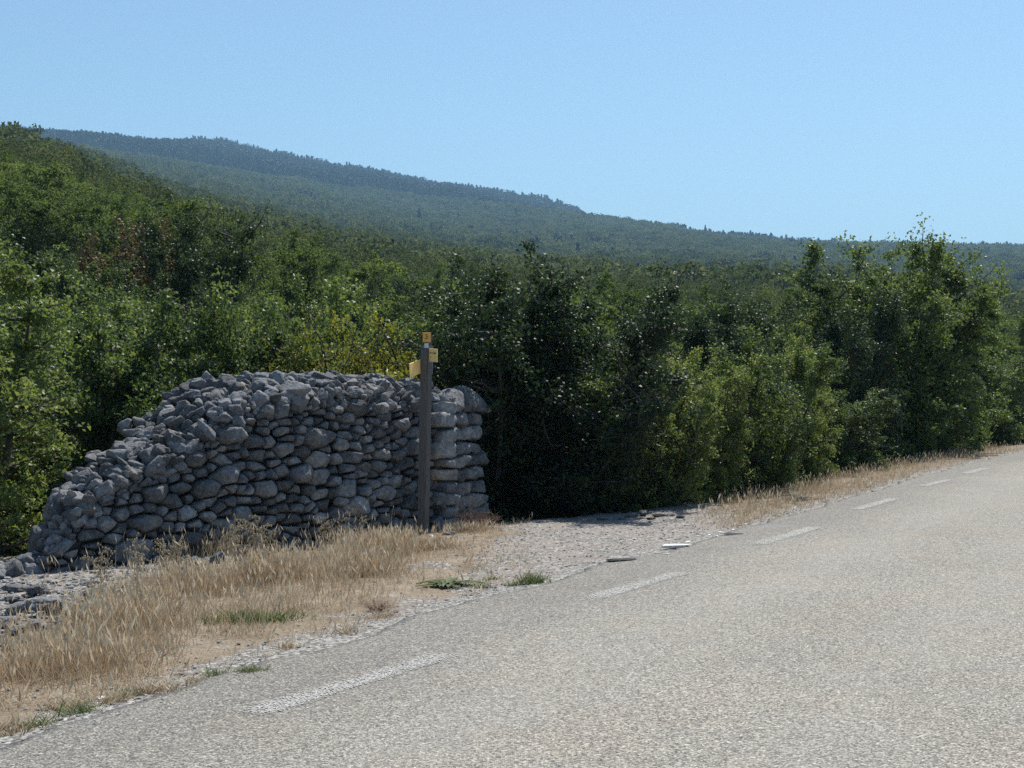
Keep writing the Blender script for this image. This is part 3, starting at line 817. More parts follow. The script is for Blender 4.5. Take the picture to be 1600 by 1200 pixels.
def build_grass():
    g = np.random.default_rng(5)
    VV = []; QQ = []; TT = []; TN = []; k = 0
    def add(x, y, h, lean, wd, tone, heads=0):
        nonlocal k
        z = ground_z(x, y) - .01
        V, Q, T, tip = blades(x, y, z, h, lean, wd, g)
        VV.append(V); QQ.append(Q + k); TT.append(T + k); TN.append(np.repeat(tone, 7)); k += len(V)
        if heads:
            sel = g.random(len(x)) < heads; c = tip[sel]; m = len(c)
            hh = .035 + .05 * g.random(m); ww = .004 + .005 * g.random(m); aa = g.random(m) * 3.14
            u = np.stack([np.cos(aa) * ww, np.sin(aa) * ww, 0 * aa], 1); up = np.stack([g.normal(size=m) * .3 * hh, g.normal(size=m) * .3 * hh, hh], 1)
            W = np.stack([c - up * .2, c + up * .4 - u, c + up, c + up * .4 + u], 1).reshape(-1, 3)
            VV.append(W); QQ.append(np.arange(m)[:, None] * 4 + [0, 1, 2, 3] + k); TN.append(np.full(len(W), .0) + np.repeat(.55 + .45 * g.random(m), 4)); k += len(W)
    n = 420000
    px = g.random(n) * 2000 - 250; y = 6.5 + g.random(n) ** 1.1 * 34; x = (px - 800) / F * y
    d = dist_edge(x, y); z = ground_z(x, y); qx, qy = project(x, y, z)
    cl = n2(x, y, 1.7, 61); cl2 = n2(x, y, 6, 62); D = np.interp(y, DY, DD)
    up = np.interp(qx, [-200, 0, 60, 130, 200, 300, 400, 500, 600, 650], [1010, 990, 972, 955, 925, 900, 885, 868, 845, 838])
    lo = np.interp(qx, [-200, 0, 200, 400, 550, 620, 660, 700], [1160, 1105, 1052, 1005, 962, 935, 880, 850])
    tall = (qx < 680) & (qy > up) & (qy < lo + 25 * cl)
    edge_f = smooth(0, 30, lo + 25 * cl - qy) * smooth(0, 18, qy - up)
    s = tall & (g.random(n) < .38 * (.12 + .88 * smooth(-.35, .45, cl2 + .5 * cl)) * (.3 + .7 * edge_f))
    hh = (.06 + .17 * edge_f[s]) * (.55 + .75 * g.random(s.sum())) * (1 + .35 * cl[s])
    tone = np.clip(.30 + .25 * cl[s] + .5 * g.random(s.sum()), 0, 1)
    add(x[s], y[s], hh, .15 + .6 * g.random(s.sum()) ** 2, .0017 + .0014 * g.random(s.sum()), tone, .45)
    # thin tall stalks against the foot of the wall
    s = (qx < 640) & (qy > up - 28) & (qy < up + 40) & (d > 1) & (g.random(n) < .016)
    add(x[s], y[s], .16 + .30 * g.random(s.sum()), .1 + .3 * g.random(s.sum()), .0022 * np.ones(s.sum()), .5 + .5 * g.random(s.sum()), .9)
    # low dry mat between grass and road, round the post, and along the far verge
    mat_l = (qx < 760) & (qy > lo - 60) & (d > .2) & (d < 5)
    post = (qx > 600) & (qx < 830) & (qy > 815) & (qy < 935) & (d > .4)
    s = (mat_l | post) & (g.random(n) < .45 * smooth(-.35, .35, cl + .4 * cl2) + .03)
    add(x[s], y[s], .025 + .09 * g.random(s.sum()) * (1 + .8 * cl2[s]), .5 + 1.0 * g.random(s.sum()), .002 * np.ones(s.sum()), np.clip(.2 + .6 * g.random(s.sum()) + .3 * cl[s], 0, 1), .1)
    ver = (qx > 1075) & (d > .12) & (d < D + .5) & (y > 18)
    s = ver & (g.random(n) < .9 * smooth(1060, 1190, qx + 30 * cl) * (.15 + .6 * smooth(-.4, .4, cl2)))
    hv = np.interp(qx[s], [1075, 1150, 1330, 1600], [.08, .15, .13, .15]) * np.interp(d[s], [.1, .5, 1.2], [.35, .8, 1.15])
    add(x[s], y[s], hv * (.5 + .8 * g.random(s.sum())), .2 + .7 * g.random(s.sum()), .003 * np.ones(s.sum()), np.clip(.3 + .5 * g.random(s.sum()) + .3 * cl[s], 0, 1), .3)
    # golden tufts near the track and by the wall corner
    for (cx, cy, rr, m, h) in [(590, 868, .35, 2600, .34), (680, 858, .22, 1000, .12), (560, 900, .3, 1300, .3), (800, 795, .35, 900, .22), (770, 800, .4, 900, .2), (730, 830, .3, 900, .12),
                               (290, 930, .4, 1500, .35), (100, 1050, .5, 1600, .3), (200, 985, .4, 1500, .34), (420, 905, .35, 1500, .34), (330, 870, .3, 700, .4)]:
        ax, ay_, _ = at(cx, cy); q = g.normal(size=(m, 2)) * rr * .6
        add(ax + q[:, 0], ay_ + q[:, 1], .72 * h * (.4 + .8 * g.random(m)), .2 + .6 * g.random(m), .002 + .001 * g.random(m), .25 + .5 * g.random(m), .4)
    me = np_mesh('dry_grass', np.concatenate(VV), [np.concatenate(QQ), np.concatenate(TT)], {'tone': np.concatenate(TN)}, False)
    tag(obj('dry_grass', me, M_STRAW), kind='stuff')
build_grass()

def tuft_mesh(name, seed, n, h, r, lean=.9, wd=.003, wide=False):
    g = np.random.default_rng(seed); q = g.normal(size=(n, 2)) * r
    V, Q, T, _ = blades(q[:, 0], q[:, 1], np.full(n, -.01), h * (.4 + .8 * g.random(n)), lean * (.3 + g.random(n)), wd * (.6 + .8 * g.random(n)), g)
    return np_mesh(name, V, [Q, T], {'tone': np.repeat(np.clip(g.random(n), 0, 1), 7)}, False)
TUFTS = [tuft_mesh('grass_tuft', 200 + i, 130, .07, .045, 1.2) for i in range(3)]
for t_ in TUFTS: t_.materials.append(M_GREEN)
TUFTD = [tuft_mesh('grass_tuft', 230 + i, 150, .07, .05, 1.2) for i in range(3)]
for t_ in TUFTD: t_.materials.append(M_STRAW)
for i, (px, py, s, gr) in enumerate([(180, 1096, 1.1, 0), (205, 1088, .9, 1), (238, 1082, 1.3, 0), (262, 1084, .9, 0), (310, 1066, .8, 0), (335, 1058, 1.0, 1), (385, 1054, .7, 1), (402, 1053, .8, 1),
                                     (95, 1108, .9, 0), (120, 1115, 1.2, 1), (50, 1135, 1.1, 1), (15, 1145, 1.4, 0), (755, 918, .9, 1), (770, 906, .8, 1), (805, 915, .8, 1), (540, 990, 1.0, 0), (455, 1012, .9, 0), (600, 965, .9, 0)]):
    x, y, z = at(px, py)
    o = bpy.data.objects.new('grass_tuft', (TUFTS if gr else TUFTD)[i % 3]); C.objects.link(o)
    o.location = (x, y, max(z, .0 if dist_edge(x, y) < .1 else z)); o.scale = (s, s, s); o.rotation_euler[2] = i
    tag(o, 'small green tuft of grass growing at the road edge' if gr else 'small straw coloured tuft of grass at the road edge', 'grass tuft', 'grass tufts along the road edge')
gt = tuft_mesh('grass_tuft', 260, 700, .17, .13, .8); gt.materials.append(M_GREEN)
o = bpy.data.objects.new('grass_tuft', gt); C.objects.link(o); o.location = at(395, 972); o.scale = (1.3, .7, .62)
tag(o, 'wide green clump in the dry grass below the middle of the wall', 'grass tuft')
gt = tuft_mesh('grass_tuft', 261, 260, .12, .06, .9); gt.materials.append(M_GREEN)
o = bpy.data.objects.new('grass_tuft', gt); C.objects.link(o); o.location = at(832, 912)
tag(o, 'upright green tuft on the gravel right of the leafy green weed', 'grass tuft')

# ------------------------------------------------------------------ stems and tubes
def tube(pts, rad, sides=6):
    pts = np.asarray(pts, float); n = len(pts); V = []
    for i in range(n):
        d = pts[min(i + 1, n - 1)] - pts[max(i - 1, 0)]; d /= np.linalg.norm(d) + 1e-9
        a = np.cross(d, [0, 0, 1.] if abs(d[2]) < .9 else [1., 0, 0]); a /= np.linalg.norm(a); b = np.cross(d, a)
        th = np.arange(sides) * 2 * math.pi / sides
        V.append(pts[i] + rad[i] * (np.cos(th)[:, None] * a + np.sin(th)[:, None] * b))
    V = np.concatenate(V); Q = []
    for i in range(n - 1):
        j = np.arange(sides); k = (j + 1) % sides
        Q.append(np.stack([i * sides + j, i * sides + k, (i + 1) * sides + k, (i + 1) * sides + j], 1))
    return V, np.concatenate(Q)
class Wood:
    def __init__(s): s.V = []; s.F = []; s.n = 0
    def add(s, pts, rad, sides=6):
        V, Q = tube(pts, rad, sides); s.V.append(V); s.F.append(Q + s.n); s.n += len(V)
    def mesh(s, name): return np_mesh(name, np.concatenate(s.V), np.concatenate(s.F), None, True)

def wander(g, p0, d0, L, n, bend=.25, up=0.0):
    pts = [np.array(p0, float)]; d = np.array(d0, float); d /= np.linalg.norm(d)
    for i in range(n):
        d = d + g.normal(size=3) * bend + np.array([0, 0, up]); d /= np.linalg.norm(d); pts.append(pts[-1] + d * L / n)
    return np.array(pts)

# dry flower stalks standing at the foot of the wall
def weed_mesh(seed):
    g = np.random.default_rng(seed); w_ = Wood(); H = .42 + .12 * g.random(); hd = []
    for k in range(3):
        st = wander(g, (g.normal() * .02, g.normal() * .02, 0), (g.normal() * .2, g.normal() * .2, 1), H * g.uniform(.7, 1), 8, .06)
        w_.add(st, np.linspace(.004, .0018, 9), 4)
        for j in range(3, 9):
            for _ in range(2):
                br = wander(g, st[j], (g.normal(), g.normal(), .5), .06 + .08 * g.random(), 4, .25, -.15)
                w_.add(br, np.linspace(.002, .0014, 5), 3)
                for q in br[1:]: hd.append(q)
        hd += list(st[5:])
    for q in hd:
        Dv, Ff = ICO[1]; r = .004 + .006 * g.random()
        w_.V.append(Dv * r * [1, 1, 1.6] + q); 
        w_.n += len(Dv)
    me_V = np.concatenate(w_.V); Fq = np.concatenate(w_.F); nb = sum(len(v) for v in w_.V[:len(w_.F)])
    T = np.concatenate([ICO[1][1] + nb + i * len(ICO[1][0]) for i in range(len(hd))])
    return np_mesh('dry_weed', me_V, [Fq, T], None, False)
WEEDS = [weed_mesh(300 + i) for i in range(4)]
for m_ in WEEDS: m_.materials.append(M_WEED)
for i, (px, py, s) in enumerate([(345, 898, 1.25), (365, 890, 1.1), (395, 885, 1.1), (450, 880, 1.2), (330, 900, 1.0), (310, 905, .9), (250, 915, .9), (270, 912, 1.1), (470, 870, 1.0),
                                 (600, 850, .9), (505, 868, .9), (85, 950, .9), (160, 935, .9), (215, 922, 1.0), (420, 888, .9), (385, 900, .85), (290, 925, .8), (545, 860, .9)]):
    if i in (0, 3, 4, 5, 8, 9, 11, 16): continue
    o = bpy.data.objects.new('dry_weed', WEEDS[i % 4]); C.objects.link(o); o.location = at(px, py); o.scale = (s,) * 3; o.rotation_euler[2] = i * 1.3
    tag(o, 'dry branching weed stalk with seed heads standing before the wall', 'weed', 'dry weed stalks before the wall')

def bush_mesh():
    g = np.random.default_rng(41); w_ = Wood()
    for k in range(75):
        a = g.random() * 6.28; e = g.uniform(.25, 1.3)
        st = wander(g, (g.normal() * .05, g.normal() * .05, 0), (math.cos(a), math.sin(a), e), g.uniform(.2, .42), 6, .12)
        w_.add(st, np.linspace(.004, .0014, 7), 3)
        for j in (2, 3, 4, 5):
            w_.add(wander(g, st[j], g.normal(size=3) + [0, 0, .6], .1, 3, .2), np.linspace(.002, .001, 4), 3)
    return w_.mesh('dry_bush')
bm_ = bush_mesh(); bm_.materials.append(M_TWIG)
o = bpy.data.objects.new('dry_bush', bm_); C.objects.link(o); o.location = at(745, 826)
tag(o, 'leafless brown twiggy bush at the foot of the squared wall end', 'bush')
o = bpy.data.objects.new('dry_bush', bm_); C.objects.link(o); o.location = at(590, 955); o.scale = (.5, .5, .32)
tag(o, 'low brown cushion of twigs in the grass edge below the signpost', 'bush')
# one tall lone stalk right of the wall
wd_ = Wood(); g_ = np.random.default_rng(9)
st = wander(g_, (0, 0, 0), (.3, 0, 1), .62, 7, .04); wd_.add(st, np.linspace(.004, .002, 8), 4)
for j in (4, 5, 6, 7): wd_.add(wander(g_, st[j], (.4, 0, .8), .07, 3, .1), np.linspace(.003, .001, 4), 3)
me = wd_.mesh('dry_weed'); me.materials.append(M_WEED)
o = bpy.data.objects.new('dry_weed', me); C.objects.link(o); o.location = at(774, 796)
tag(o, 'single tall straw stalk rising right of the squared wall end', 'weed')

# the leafy green weed on the verge
def leafy():
    g = np.random.default_rng(77); V = []; Q = []; k = 0
    for i in range(30):
        a = g.random() * 6.28; L = g.uniform(.12, .26); e = g.uniform(.15, .8); wv = L * g.uniform(.10, .16)
        d = np.array([math.cos(a), math.sin(a), 0]); sd_ = np.array([-d[1], d[0], 0]); n = 6
        for j in range(n + 1):
            t = j / n; c = d * L * t + np.array([0, 0, L * (e * t - .9 * e * t * t) + .005]); ww = wv * math.sin(math.pi * min(1, .12 + t * .88)) * (1 + .25 * g.normal())
            V += [c - sd_ * ww, c - [0, 0, .008], c + sd_ * ww]
        for j in range(n):
            b = k + j * 3; Q += [(b, b + 1, b + 4, b + 3), (b + 1, b + 2, b + 5, b + 4)]
        k += (n + 1) * 3
    return np_mesh('leafy_weed', np.array(V), np.array(Q), {'tone': g.random(len(V)) * .5}, True)
me = leafy(); me.materials.append(M_GREEN)
o = bpy.data.objects.new('leafy_weed', me); C.objects.link(o); o.location = at(700, 916); o.scale = (1.25, 1, 1)
tag(o, 'low green broad-leaved weed spreading on the gravel below the signpost', 'weed')

# ------------------------------------------------------------------ signpost
def box_v(x0, x1, y0, y1, z0, z1):
    V = np.array([(x, y, z) for z in (z0, z1) for (x, y) in ((x0, y0), (x1, y0), (x1, y1), (x0, y1))], float)
    Ff = np.array([(3, 2, 1, 0), (4, 5, 6, 7), (0, 1, 5, 4), (1, 2, 6, 5), (2, 3, 7, 6), (3, 0, 4, 7)]); return V, Ff
def bev_box(name, size, material, parent, loc=(0, 0, 0), rot=(0, 0, 0), bev=.004, taper=None):
    import bmesh
    V, Ff = box_v(-size[0] / 2, size[0] / 2, -size[1] / 2, size[1] / 2, 0, size[2])
    if taper: V[4:, :2] *= taper
    bm = bmesh.new(); vs = [bm.verts.new(v) for v in V]
    for f in Ff: bm.faces.new([vs[i] for i in f])
    bmesh.ops.bevel(bm, geom=bm.edges[:], offset=bev, segments=2, affect='EDGES')
    me = bpy.data.meshes.new(name); bm.to_mesh(me); bm.free()
    o = obj(name, me, material, parent); o.location = loc; o.rotation_euler = rot; return o
PY = 18.0
px0, pyy, pz = at(661, 833)
sp = empty('signpost', (px0, pyy, pz - .05), math.radians(-28), 'tall grey wooden hiking signpost with small yellow direction plates', 'signpost')
def zz(py): return EYE - (py - 600) / F * pyy - (pz - .05)
post = bev_box('post', (.112, .112, zz(545)), M_POST, sp, rot=(math.radians(.6), math.radians(1.6), 0), bev=.006)
lx = math.sin(math.radians(1.6)) * zz(545)
bev_box('sleeve', (.116, .116, zz(540) - zz(585)), M_SLEEVE, sp, (lx - .012, 0, zz(585)), (0, math.radians(1.2), 0), .004)
bev_box('post_top', (.085, .05, zz(519) - zz(541)), M_POST, sp, (lx, .01, zz(541)), bev=.004)
def plate(name, w_, h_, mat_, loc, rot, arrow=0, label=None):
    import bmesh
    th = .014
    if arrow: prof = [(0, 0), (w_ * .8, 0), (w_, h_ / 2), (w_ * .8, h_), (0, h_)] if False else [(0, 0), (w_, 0), (w_, h_), (0, h_)]
    else: prof = [(0, 0), (w_, 0), (w_, h_), (0, h_)]
    bm = bmesh.new(); a = [bm.verts.new((x, 0, z)) for x, z in prof]; f = bm.faces.new(a)
    r = bmesh.ops.extrude_face_region(bm, geom=[f]); bmesh.ops.translate(bm, verts=[v for v in r['geom'] if isinstance(v, bmesh.types.BMVert)], vec=(0, th, 0))
    bmesh.ops.recalc_face_normals(bm, faces=bm.faces[:]); bmesh.ops.bevel(bm, geom=bm.edges[:], offset=.0025, segments=1, affect='EDGES')
    me = bpy.data.meshes.new(name); bm.to_mesh(me); bm.free()
    o = obj(name, me, mat_, sp); o.location = loc; o.rotation_euler = rot
    if label: o['label'] = label
    return o
def marks(parent, spots, y=-.0025):
    V = []; Q = []
    for (x, z, w_, h_) in spots:
        b, f = box_v(x, x + w_, y, y + .004, z, z + h_); Q.append(f + len(V) * 8); V.append(b)
    obj('lettering', np_mesh('lettering', np.concatenate(V), np.concatenate(Q)), M_INK, parent)
rz = math.radians(28)
p1 = plate('direction_plate', .34, .165, M_SIGN, (lx + .05, -.055, zz(565)), (0, math.radians(2.5), rz - math.radians(70) + math.radians(0)), 0, 'upper yellow plate reaching out on the right')
marks(p1, [(.06, .105, .05, .014), (.14, .108, .03, .012), (.20, .102, .06, .016), (.06, .05, .03, .012), (.27, .10, .03, .02)])
p2 = plate('direction_plate', .34, .175, M_SIGN, (lx - .075, -.05, zz(583)), (0, math.radians(10), rz + math.radians(250)), 0, 'lower yellow plate reaching out on the left')
marks(p2, [(.05, .11, .04, .014), (.13, .105, .05, .014), (.22, .11, .05, .014), (.05, .05, .08, .012), (.2, .045, .03, .014)])
p3 = plate('top_plate', .10, .125, M_SIGN2, (lx - .045, -.045, zz(535)), (0, 0, rz - math.radians(15)), 0, 'small orange yellow plate on the very top')
marks(p3, [(.03, .045, .04, .012), (.045, .07, .03, .012), (.03, .09, .035, .01)])
p4 = plate('sticker', .055, .06, M_WHITE, (lx + .0, -.082, zz(544)), (0, 0, rz - math.radians(25)), 0, 'small bluish white tag under the top plate')

# ------------------------------------------------------------------ trees
def leaf_cloud(cen, size, g, upb=.5, aspect=.55):
    n = len(cen)
    nr = g.normal(size=(n, 3)); nr[:, 2] = nr[:, 2] + upb; nr /= np.linalg.norm(nr, axis=1, keepdims=True)
    a = np.cross(nr, g.normal(size=(n, 3))); a /= np.linalg.norm(a, axis=1, keepdims=True); b = np.cross(nr, a)
    s = size * (.6 + .8 * g.random(n))[:, None]
    fold = .18 * s * nr
    V = np.stack([cen - a * s * .5 - fold * .6, cen + b * s * aspect * .5 + fold, cen + a * s * .55 - fold, cen - b * s * aspect * .5 + fold], 1)
    return V.reshape(-1, 3), np.arange(n * 4).reshape(-1, 4)

def tree_parts(seed, H, W, nleaf, lsize, stems=4, low=.02, cl=.26, splay=(.06, .52), twigs=None, skirt=True, top=.75, shoot=.30):
    g = np.random.default_rng(seed); w_ = Wood(); tips = []; tw_ = []
    for k in range(stems):
        a = k / stems * 6.28 + g.random() * 1.2; sp_ = g.uniform(*splay)
        L = H * g.uniform(top, 1.0) if k else H * .97
        st = wander(g, (math.cos(a) * .08, math.sin(a) * .08, -.25), (math.cos(a) * sp_, math.sin(a) * sp_, 1), L + .2, 10, .09, .05)
        r0 = (.035 + .012 * H) * g.uniform(.6, 1.1)
        w_.add(st, np.linspace(r0, .008, 11), 7)
        for j in range(1, 11):
            hrel = st[j][2] / H
            if hrel < low: continue
            prof = math.sqrt(max(.04, 1 - ((hrel - .42) / .62) ** 2))
            for _ in range(4 if j < 5 else (3 if j < 9 else 2)):
                b = g.random() * 6.28; out = np.array([math.cos(b), math.sin(b), g.uniform(-.15, .75)])
                ctr = st[j][:2]; 
                Lb = W * .5 * prof * g.uniform(.45, 1.1)
                if np.dot(out[:2], ctr) > 0: Lb *= max(.35, 1 - np.linalg.norm(ctr) / (W * .7))
                br = wander(g, st[j], out, max(Lb, .15), 5, .22, .05)
                w_.add(br, np.linspace(r0 * .35, .004, 6), 5)
                bw = .06 + g.random() ** 2.2 * 1.7
                if hrel > .5 and g.random() < shoot:
                    e0 = br[g.integers(2, 6)]; sh = wander(g, e0, (g.normal() * .25, g.normal() * .25, 1), g.uniform(.3, .7), 4, .08)
                    w_.add(sh, np.linspace(.008, .003, 5), 4)
                    for q in sh: tips.append(q); tw_.append(.8)
                for q in range(1, 6):
                    tips.append(br[q]); tw_.append(bw)
                    if g.random() < .75:
                        tw = br[q] + g.normal(size=3) * .22 * [1, 1, .8]; tips.append(tw); tw_.append(bw)
                        if g.random() < .5: w_.add(np.array([br[q], (br[q] + tw) / 2 + g.normal(size=3) * .02, tw]), [.006, .004, .002], 3)
        for q in (st[-1], st[-2], st[-3], st[-4]): tips.append(q); tw_.append(1.9)
        for q in range(5): tips.append(st[-1] + g.normal(size=3) * .16 + [0, 0, .03]); tw_.append(1.2)
    tips = np.array(tips); tw_ = np.array(tw_)[tips[:, 2] > max(.12, H * low * .6)]
    tips = tips[tips[:, 2] > max(.12, H * low * .6)]
    cw = tw_ * (.15 + g.random(len(tips)) ** 2 * 1.6); cw /= cw.sum()
    idx = g.choice(len(tips), nleaf, p=cw)
    rc = (cl * (.45 + .75 * g.random(len(tips))))[idx]
    off = g.normal(size=(nleaf, 3)); off /= np.linalg.norm(off, axis=1, keepdims=True); off *= (g.random(nleaf) ** .45 * rc)[:, None]
    cen = tips[idx] + off * [1, 1, .72]
    tone_c = g.random(len(tips))[idx]
    V, Q = leaf_cloud(cen, lsize, g)
    hz = (cen[:, 2] / H)
    tone = np.clip(.62 * tone_c + .38 * g.random(nleaf), 0, 1)
    return w_.mesh('trunk'), np_mesh('crown', V, Q, {'tone': np.repeat(tone, 4)}, False)

def proto(name, seed, H, W, nleaf, lsize, material, **kw):
    t, c = tree_parts(seed, H, W, nleaf, lsize, **kw); _z = np.zeros(len(c.vertices) * 3, np.float32); c.vertices.foreach_get('co', _z); H = float(np.percentile(_z[2::3], 99.7)); t.materials.append(M_BARK); c.materials.append(material)
    return dict(name=name, t=t, c=c, H=H, W=W)

def plant(p, x, y, H, label, cat='tree', group=None, wide=1.0, rz=None, mats=None, sink=.05):
    s = H / p['H']; z = float(ground_z(np.array([x]), np.array([y]))[0])
    r = empty(p['name'], (x, y, z - sink), random.random() * 6.28 if rz is None else rz, label, cat, group)
    r.scale = (s * wide, s * wide, s)
    for nm, me in (('trunk', p['t']), ('crown', p['c'])):
        o = bpy.data.objects.new(nm, me); C.objects.link(o); o.parent = r
    return r

NEAR = [proto('oak_tree', 400 + i, 4.0, w_, 26000, .084, M_OAK, stems=st_, cl=.24) for i, (w_, st_) in enumerate([(3.0, 4), (2.6, 5), (3.3, 5), (2.8, 3), (3.0, 6)])]
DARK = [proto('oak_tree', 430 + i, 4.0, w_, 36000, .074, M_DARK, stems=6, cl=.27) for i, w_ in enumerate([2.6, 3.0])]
BIG = proto('oak_tree', 457, 4.6, 5.0, 70000, .082, M_OAK, splay=(.08, .46), shoot=.2, stems=8, cl=.26, low=.03, top=.72)
YEL = proto('yellowing_tree', 460, 3.0, 3.0, 20000, .07, M_YEL, stems=7, cl=.28, low=.2, splay=(.1, .6))
RUS = proto('browned_tree', 461, 3.4, 2.4, 9000, .09, M_RUST, stems=4, cl=.25, low=.3)
MID = [proto('oak_tree', 470 + i, 4.0, w_ * 1.08, 15000, .10, M_MID, stems=4, cl=.27, low=.1, shoot=.4) for i, w_ in enumerate([3.0, 3.4, 2.8, 3.2])]
MID += [proto('oak_tree', 480, 4.2, 3.0, 9000, .09, M_MIDD, stems=4, cl=.30)]

placed = []
def hand(p, px, Y, top, label, wide=1.0, cat='tree', group=None):
    if Y < 0:                       # -Y metres off the edge of the road
        ys = np.linspace(20, 120, 2000); Y = float(ys[np.argmax(dist_edge((px - 800) / F * ys, ys) > -Y)]) if dist_edge((px - 800) / F * 20, np.array([20.]))[0] < -Y else 20
    x, y, z = at_y(px, Y); H = (EYE + (600 - top) / F * Y) - z + .05
    placed.append((x, y, .9)); return plant(p, x, y, H, label, cat, group, wide)

GF = 'front row of oak scrub along the clearing'
hand(NEAR[0], -30, 17.6, 395, 'leafy oak cut by the left edge, beyond the low end of the wall', 1.0, group=GF)
hand(NEAR[3], 95, 20.0, 470, 'oak just right of the edge tree, behind the low end of the wall', 1.0, group=GF)
hand(NEAR[1], 200, 20.5, 480, 'oak behind the sloping part of the wall top', 1.0, group=GF)
hand(NEAR[2], 310, 21.5, 478, 'rounded oak behind the left shoulder of the wall', .9, group=GF)
hand(NEAR[4], 395, 22.2, 462, 'glossy oak behind the middle of the wall, left of the yellow tree', .72, group=GF)
hand(YEL, 545, 21.1, 498, 'small yellow-green tree rising just behind the wall top', .85)
hand(NEAR[0], 520, 27.5, 455, 'green oak right behind the small yellow tree', .9, group=GF)
hand(NEAR[3], 640, 26.0, 450, 'mid green oak behind the signpost top', .85, group=GF)
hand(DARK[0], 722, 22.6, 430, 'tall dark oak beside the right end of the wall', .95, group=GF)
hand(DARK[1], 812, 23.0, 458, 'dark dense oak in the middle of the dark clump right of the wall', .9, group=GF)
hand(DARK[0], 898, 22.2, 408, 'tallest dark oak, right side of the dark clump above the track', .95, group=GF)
hand(NEAR[1], 968, 22.4, 535, 'brighter low oak right of the dark clump, above the track', .9, group=GF)
hand(NEAR[4], 1040, 22.8, 560, 'yellowish leafy bush tree behind the row of stones', .95, group=GF)
hand(NEAR[2], 1105, 24.0, 545, 'green bushy oak above the grassy corner of the track', .85, group=GF)
hand(NEAR[0], 1190, 24.8, 520, 'bushy oak left of the large roadside tree, over the dry verge', .9, group=GF)
hand(NEAR[3], 1262, -2.4, 530, 'oak touching the left side of the large roadside tree', .8, group=GF)
hand(BIG, 1400, -2.9, 380, 'large spreading oak with two raised tops beside the road', .94, group=GF)
hand(NEAR[1], 1515, -3.6, 440, 'tall oak grown into the right side of the large roadside tree', .8, group=GF)
hand(NEAR[2], 1320, -2.2, 610, 'low bush under the left side of the large roadside tree', 1.5, 'bush', group=GF)
hand(NEAR[4], 1450, -2.3, 590, 'low bush under the right side of the large roadside tree', 1.4, 'bush', group=GF)
hand(NEAR[0], 1595, -2.8, 492, 'oak cut by the right edge of the picture above the road', .9, group=GF)
hand(NEAR[3], 1665, -3.0, 500, 'oak partly past the right edge of the picture', .9, group=GF)
hand(NEAR[2], 1550, -2.4, 560, 'low bush between the large roadside tree and the right edge', 1.2, 'bush', group=GF)
hand(DARK[1], 1150, 27.5, 500, 'dark oak showing between the two bushy oaks right of the track', .8, group=GF)
hand(DARK[1], 850, 25.5, 465, 'dark oak at the back of the dark clump above the track', .8, group=GF)
hand(NEAR[2], 770, 26.0, 475, 'oak behind the left of the dark clump', .8, group=GF)
hand(DARK[0], 300, 38.0, 322, 'narrow dark oak standing above the others left of the bare branches', .75)
hand(RUS, 232, 42.0, 345, 'browned thin tree among the green oaks on the left slope', .9)
# bare dead tree
def dead():
    g = np.random.default_rng(88); w_ = Wood(); tr = wander(g, (0, 0, -.2), (0.1, 0, 1), 3.6, 8, .06); w_.add(tr, np.linspace(.06, .02, 9), 6)
    for j in range(4, 9):
        for _ in range(3):
            b = wander(g, tr[j], (g.normal(), g.normal() * .5, .9), 1.0, 6, .22, .08); w_.add(b, np.linspace(.022, .006, 7), 4)
            for q in (2, 3, 4, 5): w_.add(wander(g, b[q], g.normal(size=3) + [0, 0, .6], .4, 4, .2), np.linspace(.009, .004, 5), 3)
    return w_.mesh('dead_tree')
me = dead(); me.materials.append(M_BARK)
x, y, z = at_y(358, 44.0); o = bpy.data.objects.new('dead_tree', me); C.objects.link(o); o.location = (x, y, z)
s_ = ((EYE + 300 / F * 44) - z) / 4.4; o.scale = (s_,) * 3; tag(o, 'bare dead branches reaching above the oaks on the left slope', 'tree'); placed.append((x, y, .8))

# oaks of the slope, one by one
def scatter(n, r0, r1, spacing, seed, extra=0):
    g = np.random.default_rng(seed); out = []
    cell = {}
    for a in placed: cell.setdefault((int(a[0] // 4), int(a[1] // 4)), []).append((a[0], a[1]))
    rr = np.sqrt(r0 * r0 + g.random(n) * (r1 * r1 - r0 * r0)); aa = np.radians(g.uniform(-22.5 - extra, 22.5 + extra, n))
    xs, ys = rr * np.sin(aa), rr * np.cos(aa); dd_ = dist_edge(xs, ys) - np.interp(ys, DY, DD) - .5 - .9 * smooth(22, 27, ys)
    for x, y, d in zip(xs.tolist(), ys.tolist(), dd_.tolist()):
        if d < 0: continue
        s = (x - WL[0]) * _wd[0] + (y - WL[1]) * _wd[1]; q = -((x - WL[0]) * _wn[0] + (y - WL[1]) * _wn[1])
        if -1.2 < s < WLEN + .8 and q < 2.6: continue
        px = 800 + F * x / y
        if 465 < px < 640 and y < 24.5: continue
        if 95 < px < 185 and 60 < y < 72: continue        # small clearing on the slope
        k = (int(x // 4), int(y // 4)); ok = True
        for i in (-1, 0, 1):
            for j in (-1, 0, 1):
                for (a, b) in cell.get((k[0] + i, k[1] + j), ()):
                    if (a - x) ** 2 + (b - y) ** 2 < spacing ** 2: ok = False
        if ok: cell.setdefault(k, []).append((x, y)); out.append((x, y))
    return out
R_IND = 122
inds = scatter(22000, 17.5, 34, 2.85, 11); placed += [(a[0], a[1], 1) for a in inds]; inds += scatter(26000, 34, R_IND, 3.3, 14)
print('individual oaks', len(inds))
inds.sort(key=lambda p: math.hypot(*p)); rest0 = inds[265:]; inds = inds[:265]
gi = np.random.default_rng(19)
